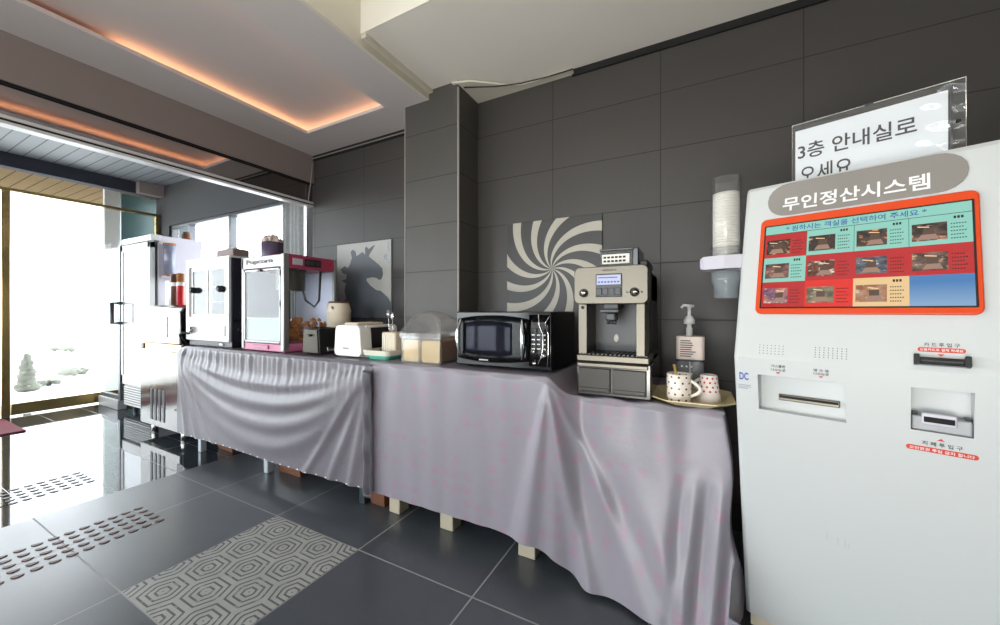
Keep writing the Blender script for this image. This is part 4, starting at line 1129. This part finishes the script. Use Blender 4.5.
# body outline (side view) extruded along the width, soft vertical edges
prof = [(kf(.05), .05), (kf(.5), .5), (kf(.90), .90), (kf(ZC)-.0, ZC), (kf(.96), .96), (kf(1.2), 1.2), (kf(KT-.012), KT-.012), (kf(KT)+.008, KT), (KD, KT), (KD+.06, .05)]
body = MB().prism([(0, y, z) for y, z in prof], (KW, 0, 0))
ed = [e for e in body.bm.edges if abs(e.verts[0].co.x-e.verts[1].co.x) < 1e-6 and min(e.verts[0].co.z, e.verts[1].co.z) > .04 and all(v.co.y < KD-.02 for v in e.verts)]
r = bmesh.ops.bevel(body.bm, geom=ed, offset=.014, segments=3, profile=.5, affect='EDGES', clamp_overlap=True)
for f in r['faces']: f.smooth = True
bo = obj('body', body, 'kiosk', kt, local=True)
def cut(target, cutter_mb):
    me = bpy.data.meshes.new('cutter'); cutter_mb.bm.to_mesh(me); cutter_mb.bm.free()
    co = bpy.data.objects.new('cutter', me); COL.objects.link(co); co.parent = kt
    md = target.modifiers.new('cut', 'BOOLEAN'); md.operation = 'DIFFERENCE'; md.object = co; md.solver = 'EXACT'
    bpy.context.view_layer.update()
    new = bpy.data.meshes.new_from_object(target.evaluated_get(bpy.context.evaluated_depsgraph_get()))
    target.modifiers.clear(); old = target.data; target.data = new; bpy.data.meshes.remove(old)
    bpy.data.objects.remove(co); bpy.data.meshes.remove(me)
# receipt recess (left) and cash recess (right)
a, b_ = K(757.5, 374), K(846, 421)
rx0, rx1, rz0, rz1 = a[0], b_[0], K(800, 415.5)[1], a[1]-.001
c0, c1 = K(911, 387), K(974, 437)
cx0, cx1, cz0, cz1 = c0[0], c1[0], K(942, 434)[1], c0[1]
for q in ((rx0, rx1, rz0, rz1, .045), (cx0, cx1, cz0, cz1, .06)):
    cut(bo, MB().prism([(q[0], kf(z)-o_, z) for o_, z in ((.03, q[2]), (.03, q[3]))]+[(q[0], kf(q[3])+q[4], q[3]), (q[0], kf(q[2])+q[4]*.75, q[2])], (q[1]-q[0], 0, 0)))
obj('plinth', B((.012, kf(.05)+.02, 0), (KW-.01, KD+.02, .05)), 'cream', kt, local=True)
# name plate
p0, p1 = K(768, 205), K(969, 172)
zt0 = K(868, 203.5)[1]; zt1 = K(868, 168)[1]
pl = plate(p0[0], p1[0], zt0, zt1, (zt1-zt0)*.49, 0, .003, .0008); po = obj('name_plate', pl, 'grey_plate', kt, local=True)
t0, t1 = K(783, 205), K(930, 178); tzc = K(856, 193.5)[1]
obj('lettering', front(text_mb('무인정산시스템', t1[0]-t0[0], K(856, 186)[1]-K(856, 201)[1], .0016, .016), (t0[0]+t1[0])/2, tzc, .003), 'ink_w', po, local=True)
# screen
b0, b1 = K(756.5, 300), K(984, 300)
bz0, bz1 = K(868, 315)[1], K(868, 206.5)[1]
ox0, ox1, oz0, oz1 = b0[0], b1[0], bz0, bz1
fr = plate(ox0, ox1, oz0, oz1, .016, 0, .010, .003)
bez = obj('screen_frame', fr, 'orange', kt, local=True)
s0, s1 = K(764.5, 270, None), K(974, 270)
sz0, sz1 = K(868, 307.5)[1], K(868, 216)[1]
sx0, sx1 = s0[0], s1[0]
obj('screen_edge', plate(sx0-.004, sx1+.004, sz0-.004, sz1+.004, .002, .0098, .0112), 'blk_gloss', bez, local=True)
SM = [screen_mat('screen_aqua', (148, 214, 198)), screen_mat('screen_red', (196, 34, 40)), screen_mat('screen_bright_red', (236, 40, 34)), screen_mat('screen_beige', (244, 206, 150)), None,
      screen_mat('screen_blue_ink', (44, 92, 170)), screen_mat('screen_grey_ink', (60, 90, 84), .6), screen_mat('screen_dark_ink', (40, 30, 30), .6)]
t_ = NT('screen_sky'); o_ = t_.xyz(); t_.bsdf((.01, .01, .01), .08, 0, .5, emis=t_.mix(t_.math('MULTIPLY_ADD', o_[2], 9.0, -9.3, clamp=True), lin((176, 206, 228)), lin((72, 130, 190))), estr=.8); SM[4] = t_.m
rooms = [((30, 22, 20), (96, 60, 44), (255, 200, 140)), ((34, 26, 24), (70, 52, 46), (240, 190, 140)), ((36, 28, 26), (90, 70, 60), (230, 150, 100)), ((40, 32, 30), (110, 84, 70), (240, 180, 150)),
         ((60, 40, 60), (150, 100, 90), (230, 180, 140)), ((30, 18, 18), (130, 70, 50), (245, 240, 225)), ((34, 36, 46), (110, 120, 130), (230, 235, 240)), ((60, 46, 42), (130, 104, 92), (215, 180, 150)),
         ((90, 70, 110), (200, 130, 110), (240, 220, 210)), ((90, 84, 70), (150, 140, 110), (230, 220, 190)), ((150, 90, 60), (190, 150, 120), (225, 225, 215))]
PH = [photo_mat('room_photo', *c, i) for i, c in enumerate(rooms)]
sc_ = MB(); W = sx1-sx0; L = fz(sz0, sz1)
def q2(x0, x1, y0, y1, z, mi):
    sc_.mi = mi; sc_.quad((W*(x0-.5), L*(y0-.5), z), (W*(x1-.5), L*(y0-.5), z), (W*(x1-.5), L*(y1-.5), z), (W*(x0-.5), L*(y1-.5), z))
hd = .105
q2(0, 1, 1-hd, 1, .0114, 0)
cellc = [[1, 0, 0, 0], [0, 1, 1, 1], [1, 2, 3, 4]]
rh = (1-hd)/3; xs_ = [0, .205, .427, .690, 1.0]; xs_ = [0, .25, .5, .75, 1.0]
n_ = 0
for r in range(3):
    for c in range(4):
        y1 = 1-hd-rh*r; y0 = y1-rh; x0, x1 = xs_[c], xs_[c+1]
        q2(x0, x1, y0, y1, .0114, cellc[r][c])
        if (r, c) == (2, 3): continue
        sc_.mi = 8+n_; n_ += 1
        px0, px1 = x0+.012, x0+.155; py0, py1 = y0+.045, y1-.075
        sc_.quad((W*(px0-.5), L*(py0-.5), .0118), (W*(px1-.5), L*(py0-.5), .0118), (W*(px1-.5), L*(py1-.5), .0118), (W*(px0-.5), L*(py1-.5), .0118))
        pw, ph = px1-px0, py1-py0
        dd = (r*4+c)*.37 % 1
        def pq(pts, mi, z=.0120):
            sc_.mi = mi; sc_.quad(*[(W*(px0+pw*a-.5), L*(py0+ph*b-.5), z) for a, b in pts])
        pq(((.30+.2*dd, .30), (.62+.2*dd, .30), (.62+.2*dd, .70), (.30+.2*dd, .70)), 19)
        pq(((.10+.3*dd, .06), (.75+.2*dd, .06), (.66+.2*dd, .36), (.24+.3*dd, .36)), 20, .0122)
        pq(((.12+.4*dd, .80), (.46+.4*dd, .74), (.46+.4*dd, .79), (.12+.4*dd, .86)), 21, .0122)
        ink = 7 if cellc[r][c] in (1, 2) else 6
        for k in range(5):
            yy = y0+.045+.036*k
            for g_ in range(5+(k*7+c*3+r) % 2): q2(x0+.168+.0105*g_, x0+.168+.0105*g_+.0068, yy, yy+.011, .0117, ink)
        if cellc[r][c] in (0, 3):
            for g_ in range(3): q2(x0+.180+.014*g_, x0+.180+.014*g_+.010, y1-.054, y1-.028, .0117, 7)
for x in (.25, .5, .75): q2(x-.0012, x+.0012, 1-hd-rh, 1-hd, .0116, 6)
q2(0, 1, 1-hd-.004, 1-hd+.002, .0116, 6)
do = obj('display', front(sc_, (sx0+sx1)/2, (sz0+sz1)/2), SM+PH+[screen_mat('photo_wall', (92, 70, 58), .8), screen_mat('photo_bed', (166, 132, 116), .8), screen_mat('photo_glow', (255, 214, 164), .9)], bez, local=True)
hl = text_mb('* 원하시는 객실을 선택하여 주세요 *', W*.70, L*hd*.62, .0003, .01)
zz = sz0+(sz1-sz0)*(1-hd/2)
obj('lettering', front(hl, (sx0+sx1)/2-.01, zz, .0117), SM[5], do, local=True)
# speaker holes
for x0, y0, x1, y1, nx, ny in ((760, 345, 783, 352, 7, 4), (815.5, 347.5, 846.5, 355, 8, 5)):
    g = MB(); ka, kb_ = K(x0, y0), K(x1, y1); zb = K(x0, y0+ (8 if ny == 4 else 9.5))[1]
    for i in range(nx):
        for j in range(ny):
            d = MB().lathe((0, 0, 0), [(0, .0006), (.0013, .0006), (.0013, 0)], 8)
            merge(g, front(d, ka[0]+(kb_[0]-ka[0])*i/(nx-1), ka[1]+(zb-ka[1])*j/(ny-1)))
    obj('speaker_grille', g, 'charcoal', kt, local=True)
# captions
def caption(s, x0, x1, y, hpx, mat, name='caption', bold=.01):
    ka, kb_ = K(x0, y), K(x1, y); zc = ka[1]; h = abs(K((x0+x1)/2, y-hpx/2)[1]-K((x0+x1)/2, y+hpx/2)[1])
    return obj(name, front(text_mb(s, kb_[0]-ka[0], h, .0005, bold), (ka[0]+kb_[0])/2, K((x0+x1)/2, y)[1], .0006), mat, kt, local=True)
def tri(x, y, wpx, up, mat='ink_r'):
    k_, z_ = K(x, y); w_ = K(x+wpx/2, y)[0]-k_; h_ = w_*.95
    pts = [(-w_, -h_/2, 0), (w_, -h_/2, 0), (0, h_/2, 0)] if up else [(-w_, h_/2, 0), (0, -h_/2, 0), (w_, h_/2, 0)]
    obj('red_arrow', front(MB().prism(pts, (0, 0, .0006)), k_, z_), mat, kt, local=True)
caption('거스름돈', 771, 785.5, 366.3, 2.7, 'ink'); caption('나오는곳', 771, 785.5, 370, 2.6, 'ink'); tri(778, 373.2, 5, False)
caption('영 수 증', 813.5, 829, 370.6, 2.7, 'ink'); caption('나오는곳', 813.5, 829, 374.0, 2.6, 'ink'); tri(821, 377.2, 5, False)
caption('카 드 투 입 구', 924, 960, 345.2, 4.2, 'ink')
def bubble(x0, x1, yc, slope, hpx, s):
    ka, kb_ = K(x0, yc), K(x1, yc); xm = (x0+x1)/2; zc = K(xm, yc)[1]; h = abs(K(xm, yc-hpx/2)[1]-K(xm, yc+hpx/2)[1])
    k0 = K(x0, yc-slope*(x1-x0)/2)[0]; k1 = K(x1, yc+slope*(x1-x0)/2)[0]
    o = obj('red_label', plate(k0, k1, zc-h/2, zc+h/2, h*.48, 0, .0006), 'ink_r', kt, local=True)
    obj('lettering', front(text_mb(s, (k1-k0)*.9, h*.62, .0004, .01), (k0+k1)/2, zc, .0008), 'ink_w', o, local=True)
bubble(917.5, 966, 350.3, .08, 4.6, '신용카드로 결제 하세요')
tri(941, 355.4, 7.5, False)
ca, cb_ = K(913.5, 361), K(971, 361); cz_a = K(942, 356.3)[1]; cz_b = K(942, 366.8)[1]
rd = plate(ca[0], cb_[0], cz_b, cz_b+(cz_a-cz_b)*.72, .003, 0, .016, .002)
ro = obj('card_reader', rd, 'blk_gloss', kt, local=True)
w6 = (cb_[0]-ca[0])
for a_, b2 in ((0, .11), (.89, 1)): obj('reader_ear', plate(ca[0]+w6*a_, ca[0]+w6*b2, cz_b, cz_a, .002, 0, .018, .002), 'blk', ro, local=True)
obj('card_slot', plate(ca[0]+w6*.14, ca[0]+w6*.86, cz_b+(cz_a-cz_b)*.30, cz_b+(cz_a-cz_b)*.44, .001, .015, .0168), 'charcoal', ro, local=True)
tri(941, 440.2, 8, True)
caption('지 폐 투 입 구', 922, 963, 445.6, 4.2, 'ink')
bubble(906, 979, 452, .2, 5, '오만원권 투입 금지 합니다')
# inside the recesses
sl = MB(); k0, z0 = K(779, 399, None); k1, z1 = K(841, 408, None)
kk0, kk1 = rx0+(rx1-rx0)*.23, rx0+(rx1-rx0)*.93; zm = rz0+(rz1-rz0)*.30; y_ = kf(zm)+.036
sl.box((kk0, y_-.010, zm), (kk1, y_+.010, zm+.018), .002); so = obj('receipt_slot', sl, 'steel', kt, local=True)
obj('slot_mouth', B((kk0+.003, y_-.0115, zm+.008), (kk1-.003, y_-.008, zm+.015)), 'black', so, local=True)
cc = MB(); ch = cz1-cz0; ybk = kf(cz0)+.02
cc.box((cx0+.001, kf(cz0)+.004, cz0+.001), (cx1-.001, kf(cz0)+.058, cz0+ch*.34), .004); co_ = obj('bill_acceptor', cc, plain('grey_acceptor', (158, 160, 163), .4), kt, local=True)
mo = MB().box((cx0+(cx1-cx0)*.18, kf(cz0)+.001, cz0+ch*.16), (cx0+(cx1-cx0)*.76, kf(cz0)+.02, cz0+ch*.42), .003); m1 = obj('bill_mouth', mo, 'greywhite', co_, local=True)
obj('mouth_gap', B((cx0+(cx1-cx0)*.22, kf(cz0)-.0005, cz0+ch*.22), (cx0+(cx1-cx0)*.72, kf(cz0)+.003, cz0+ch*.34)), 'black', m1, local=True)
for q in (.0, .86): obj('acceptor_vent', B((cx0+(cx1-cx0)*q+.002, kf(cz0)+.010, cz0+ch*.345), (cx0+(cx1-cx0)*(q+.13), kf(cz0)+.05, cz0+ch*.375), .002), 'charcoal', co_, local=True)
# maker's mark
caption('DC', 739.5, 748.5, 376, 7.5, 'ink_b', 'logo', .03)
for k in range(3):
    ka, kb_ = K(738, 384.0+1.6*k), K(751-(k == 2)*3, 384.0+1.6*k)
    obj('logo_line', plate(ka[0], kb_[0], ka[1]-.0012, ka[1]+.0012, .0005, 0, .0005), 'ink_g', kt, local=True)
# faint scuffs low on the front
sf = MB()
for x, y, h in ((827, 535, 8), (838, 541, 7), (845, 543, 9), (849, 546, 5)):
    k_, z_ = K(x, y); merge(sf, plate(k_-.0012, k_+.0012, z_-h*.0016, z_+h*.0016, .0005, 0, .0003))
obj('scuff', sf, plain('scuff_grey', (188, 192, 194), .5), kt, local=True)

# paper notice on the kiosk
def notice():
    ins = kf(KT)+.11
    A, Bq = K(792.5, 128, ins), K(966, 75.5, ins)
    k0, k1 = A[0], Bq[0]; ztop = K(880, 101.5, ins)[1]; zbot = KT
    loc = KP+KE*((k0+k1)/2)+KN*ins; loc.z = zbot
    t = thing('paper_notice', 'white paper notice in a clear vinyl sleeve standing on top of the kiosk', 'notice', loc, KRZ)
    w = k1-k0; h = ztop-zbot
    def lp(x, y):
        a_ = K(x, y, ins); return a_[0]-(k0+k1)/2, a_[1]-zbot
    px1 = lp(948, 90)[0]
    pp = MB().box((-w/2+.008, -.001, .001), (px1, .001, h-.022)); pa = obj('paper_sheet', pp, 'paper', t, local=True)
    sv = MB(); sv.grid(lambda u, v: (-w/2+w*u, -.005-.005*math.sin(u*17+v*5)*ss(.70, .95, u)*math.sin(v*21)-.0012*math.sin(u*6+v*4), h*v), 80, 60)
    so_ = obj('vinyl_sleeve', sv, 'sleeve', t, local=True)
    for (a_, c_) in (((-w/2, -.005, h-.004), (w/2, .003, h)), ((-w/2, -.005, 0), (-w/2+.003, .003, h)), ((w/2-.003, -.005, 0), (w/2, .003, h))):
        pass
    eg = MB().tube([(-w/2, -.003, 0), (-w/2, -.003, h), (w/2, -.003, h), (w/2, -.003, 0)], .0014, 6); obj('sleeve_edge', eg, 'steel_l', so_, local=True)
    x_ = lp(952, 95)[0]
    obj('binding_strip', B((x_-.003, -.0065, 0), (x_+.001, .002, h-.004)), 'charcoal', t, local=True)
    cx_, cz_ = lp(958, 122)
    obj('clip', MB().cyl((cx_, -.010, cz_), .005, .009, 12, 'Y'), 'blk_gloss', t, local=True)
    cx_, cz_ = lp(869, 105)
    obj('hanging_tab', MB().box((cx_-.010, -.007, cz_-.003), (cx_+.010, -.003, cz_+.005), .002), 'charcoal', t, local=True)
    def line(s, x0, x1, y0, y1, nm='lettering'):
        a_, c_ = lp(x0, (y0+y1)/2), lp(x1, (y0+y1)/2)
        hh = lp((x0+x1)/2, y0)[1]-lp((x0+x1)/2, y1)[1]; zc = lp((x0+x1)/2, (y0+y1)/2)[1]
        m_ = text_mb(s, c_[0]-a_[0], hh, .0006, .012); return m_, (a_[0]+c_[0])/2, zc
    m_, x_, z_ = line('3층 안내실로', 798, 917, 130, 147); obj('lettering', on_front(m_, x_, -.0016, z_), 'ink', pa, local=True)
    m_, x_, z_ = line('오세요.', 800, 857, 161, 179); obj('lettering', on_front(m_, x_, -.0016, z_), 'ink', pa, local=True)
notice()

# paper cup dispenser fixed to the kiosk's side
def dispenser():
    sidep = KP+KN*.16
    c = at(726.2, 260, Y=1.56); cx, cy = c.x, c.y
    dep = -cx*sw+cy*cw; k = dep/FPX
    Zp = lambda y: HC+(CYP-y)*k
    R = 13.2*k
    t = thing('cup_dispenser', 'clear tube of white paper cups on a grey bracket beside the kiosk', 'cup dispenser', (cx, cy, Zp(298)))
    zt_, zs1, zs0, zb = Zp(179), Zp(256), Zp(271), Zp(298)
    obj('clear_tube', MB().lathe((cx, cy, zs1-.03), [(R*.95, 0), (R, 0), (R, zt_-zs1+.03), (R*.96, zt_-zs1+.03), (R*.95, 0)], 32), 'tube', t)
    cu = MB(); n = 24; z0_ = zs1-.01; dz = (Zp(195)-z0_)/n
    for i in range(n): cu.lathe((cx, cy, z0_+i*dz), [(R*.86, 0), (R*.90, .002), (R*.88, dz*.98), (R*.80, dz*.99), (R*.8, 0)], 28)
    cu.lathe((cx, cy, z0_+n*dz), [(R*.90, 0), (R*.90, .003), (R*.7, .004), (0, .004)], 28)
    cs_ = obj('cup_stack', cu, 'cup_w', t); cs_['kind'] = 'stuff'
    col = MB().lathe((cx, cy, zs1-.005), [(R*1.02, 0), (R*1.09, 0), (R*1.09, .035), (R*1.02, .035), (R*1.02, 0)], 32); obj('collar', col, 'tube', t)
    br = MB(); xl = at(700, 262, Y=cy).x
    top = [(xl, cy-.028), (xl+.01, cy-.038), (cx-.01, cy-R*1.35), (cx+R*.98, cy-R*1.35), (cx+R*1.05, cy+R*1.35), (cx-.01, cy+R*1.35), (xl+.01, cy+.038), (xl, cy+.028)]
    a = [br.bm.verts.new((x, y, zs1-(.004 if x > xl+.005 else .012))) for x, y in top]; b2 = [br.bm.verts.new((x*.985+.015*cx, y*.98+.02*cy, zs0+(.004 if x > xl+.005 else .008))) for x, y in top]
    nn = len(a); br.bm.faces.new(a); br.bm.faces.new(b2[::-1])
    for i in range(nn): br.bm.faces.new((a[i], b2[i], b2[(i+1) % nn], a[(i+1) % nn]))
    bmesh.ops.recalc_face_normals(br.bm, faces=br.bm.faces[:])
    bo_ = obj('bracket', br, 'greywhite', t)
    obj('blue_badge', MB().cyl((xl-.003, cy-.012, (zs0+zs1)/2-.006), .007, .01, 14, 'X'), 'ink_b', bo_)
    arm = MB().box((cx+R*.7, cy-.02, zs0-.03), (cx+R*1.02, cy+.02, zs1-.01), .004); obj('wall_arm', arm, 'greywhite', t)
    cat = MB(); H_ = zs0-zb
    m_ = MB().lathe((cx, cy, zb), [(R*.76, 0), (R*.80, 0), (R*.86, H_*.45), (R*1.0, H_*.6), (R*1.0, H_), (R*.95, H_), (R*.94, H_*.6), (R*.80, H_*.45), (R*.76, 0)], 32)
    obj('cup_chute', m_, glass('smoky_chute', (.72, .76, .78), 1.4, .30, (.55, .58, .60), .06), t)
dispenser()

# ================================================================== PORCH APPLIANCES
def fridge():
    x0, x1, y0, y1, zt_ = -5.44, -4.75, 1.655, 2.09, 1.835
    t = thing('display_fridge', 'tall white upright fridge with a dark bar handle in the porch', 'fridge', ((x0+x1)/2, 1.9, 0))
    b = MB().box((x0, y0+.06, .07), (x1, y1, zt_-.004), .006); obj('cabinet', b, 'greywhite', t)
    obj('top_header', MB().box((x0-.002, y0+.005, 1.775), (x1+.002, y0+.09, zt_), .008), 'white', t)
    obj('header_trim', B((x0, y0+.03, 1.762), (x1, y0+.07, 1.776)), 'alu_d', t)
    obj('gasket', B((x0+.008, y0+.045, .30), (x1-.006, y0+.062, 1.76)), 'charcoal', t)
    d = MB(); a, c = x0, x1-.01
    d.box((a, y0, .30), (c, y0+.045, .40), .005); d.box((a, y0, 1.70), (c, y0+.045, 1.762), .005)
    d.box((a, y0, .30), (a+.045, y0+.045, 1.762), .005); d.box((c-.055, y0, .30), (c, y0+.045, 1.762), .005); d.box((a+.02, y0+.02, .35), (c-.02, y0+.043, 1.74))
    do = obj('door', d, 'white', t)
    obj('door_glass', B((a+.04, y0+.008, .39), (c-.05, y0+.016, 1.705)), plain('white_mirror_glass', (228, 230, 232), .08, .25, .02), do)
    h = MB().tube([(x0+.03, y0, 1.155), (x0+.02, y0-.075, 1.155), (x0+.02, y0-.075, .945), (x0+.03, y0, .945)], .018, 10); obj('bar_handle', h, 'charcoal', do)
    g = MB().box((x0+.005, y0+.025, .07), (x1-.012, y0+.055, .285), .003)
    for k in range(8): g.box((x0+.03, y0+.012, .085+.025*k), (x1-.03, y0+.032, .097+.025*k), .002)
    obj('base_grille', g, 'white', t)
    gg = MB().box((x0+.02, y0+.022, .078), (x1-.025, y0+.026, .28)); obj('grille_gap', gg, 'charcoal', t)
    for x in (x0+.06, x1-.08):
        for y in (y0+.10, y1-.06): obj('foot', MB().cyl((x, y, 0), .022, .075, 14), 'alu_d', t)
fridge()
# glass screen with low stone plinth to the left of the fridge
gs = thing('glass_screen', 'clear glass screen on a low plinth at the left of the white fridge', 'glass screen', (-5.79, 1.69, 0))
obj('plinth', B((-6.07, 1.655, 0), (-5.53, 1.73, .105), .006), plain('grey_stone', (150, 150, 148), .4, 0, .12, 14), gs)
obj('glass_pane', B((-6.06, 1.688, .14), (-5.55, 1.696, 1.765)), 'glass_t', gs)
obj('top_rail', B((-6.06, 1.684, 1.764), (-5.53, 1.700, 1.776), .002), 'alu_d', gs)
obj('post', B((-5.548, 1.665, .105), (-5.50, 1.72, 1.776), .003), 'alu_d', gs)
obj('bottom_rail', B((-6.06, 1.676, .105), (-5.545, 1.708, .15), .003), 'alu_d', gs)
def ice_machine():
    x0, x1, y0, y1, zt_ = -4.38, -3.665, 1.46, 2.0, 1.125
    t = thing('ice_machine', 'square stainless steel ice machine with vertical vents next to the counter', 'ice machine', ((x0+x1)/2, 1.7, 0))
    obj('cabinet', B((x0, y0+.02, .09), (x1, y1, zt_-.03), .006), 'ice', t)
    fp = MB().box((x0, y0, .09), (x1, y0+.02, .735), .004); fo_ = obj('front_panel', fp, 'ice', t)
    v = MB()
    vx0, vx1, vz0, vz1 = x0+.20, x0+.49, .14, .405
    for k in range(4): v.box((vx0+.075*k, y0-.004, vz0), (vx0+.04+.075*k, y0+.004, vz1), .003)
    obj('vent_slots', v, 'charcoal', fo_)
    obj('panel_lock', MB().cyl((x1-.07, y0-.004, .27), .008, .01, 10, 'Y'), 'blk', fo_)
    obj('handle_recess', B((x0+.0, y0+.008, .737), (x1, y0+.03, .795)), 'brass', t)
    obj('recess_knob', B((x0+.004, y0+.0, .742), (x0+.06, y0+.02, .79), .004), 'brown', t)
    d = MB().prism([(x0, y0, .797), (x0, y0+.0, 1.06), (x0, y0+.03, 1.105), (x0, y0+.09, zt_), (x0, y0+.45, zt_), (x0, y0+.45, .797)], (x1-x0, 0, 0), .010, 3); lo = obj('bin_lid', d, 'ice', t)
    e = MB().prism([(x, y0-.004, z) for x, z in rrect(x0+.2, x1-.2, .85, 1.03, .03)], (0, .006, 0), .002); obj('lid_panel', e, 'ice', lo)
    obj('lid_screw', MB().cyl((x0+.04, y0+.025, 1.085), .008, .012, 10, 'Y'), 'blk', lo)
    for x in (x0+.09, x1-.09):
        for y in (y0+.07, y1-.07): obj('leg', MB().cyl((x, y, 0), .024, .095, 14), 'steel_l', t)
ice_machine()
zi = 1.1265
b = MB().box((-4.335, 1.60, zi), (-3.985, 1.78, zi+.20), .012); 
w0 = at(150, 300, Y=1.62); w1 = at(169, 300, Y=1.62)
t = thing('white_carton', 'plain white carton standing on top of the ice machine', 'box', ((max(-4.34, w0.x)+w1.x)/2, 1.70, zi))
xa = max(-4.345, w0.x)
obj('carton_body', MB().box((xa, 1.62, zi), (w1.x, 1.80, zi+.225), .006), 'traycream', t)
obj('carton_flap', MB().box((xa+.03, 1.616, zi+.06), (xa+.12, 1.622, zi+.20), .002), 'greywhite', t)
for k, (px, c_, lab) in enumerate(((174.6, 'brown', 'dark brown jar with a brown lid on the ice machine'), (180.6, 'red', 'bright red jar with a brown lid on the ice machine'))):
    p = at(px, 300, Y=1.62+.0*k); r_ = .026
    t = thing('storage_jar', lab, 'jar', (p.x, 1.62, zi), group='jars on the ice machine')
    obj('jar_body', MB().lathe((p.x, 1.62, zi), [(0, 0), (r_, 0), (r_, .165), (r_*.9, .175), (0, .175)], 20), c_, t)
    obj('neck_band', MB().lathe((p.x, 1.62, zi+.17), [(0, 0), (r_*.95, 0), (r_*.95, .035), (0, .035)], 20), 'white_m', t)
    obj('lid', MB().lathe((p.x, 1.62, zi+.204), [(0, 0), (r_*1.02, 0), (r_*1.02, .07), (r_*.9, .076), (0, .076)], 20), ('brown', 'crust')[k], t)
p = at(169.5, 260, X=-4.69)
t = thing('tube_dispenser', 'grey violet cup tube fixed to the right side of the white fridge', 'cup dispenser', (-4.69, p.y, 1.43))
obj('tube', MB().lathe((-4.69, p.y, 1.43), [(0, 0), (.046, 0), (.046, .31), (0, .31)], 24), 'purple_tube', t)
obj('top_ring', MB().lathe((-4.69, p.y, 1.735), [(0, 0), (.05, 0), (.05, .018), (0, .018)], 24), 'crust', t)
obj('bottom_ring', MB().lathe((-4.69, p.y, 1.42), [(0, 0), (.05, 0), (.05, .018), (0, .018)], 24), 'crust', t)
obj('bracket', B((-4.75, p.y-.05, 1.405), (-4.66, p.y+.05, 1.425), .003), 'greywhite', t)
p = at(168.5, 230, Y=2.04)
tag(obj('small_jar', MB().lathe((-4.92, 2.02, 1.8325), [(0, 0), (.035, 0), (.04, .01), (.04, .07), (.03, .085), (.03, .10), (0, .10)], 18), 'wood_b', recenter=True), 'small brown jar on top of the white fridge by the window', 'jar')
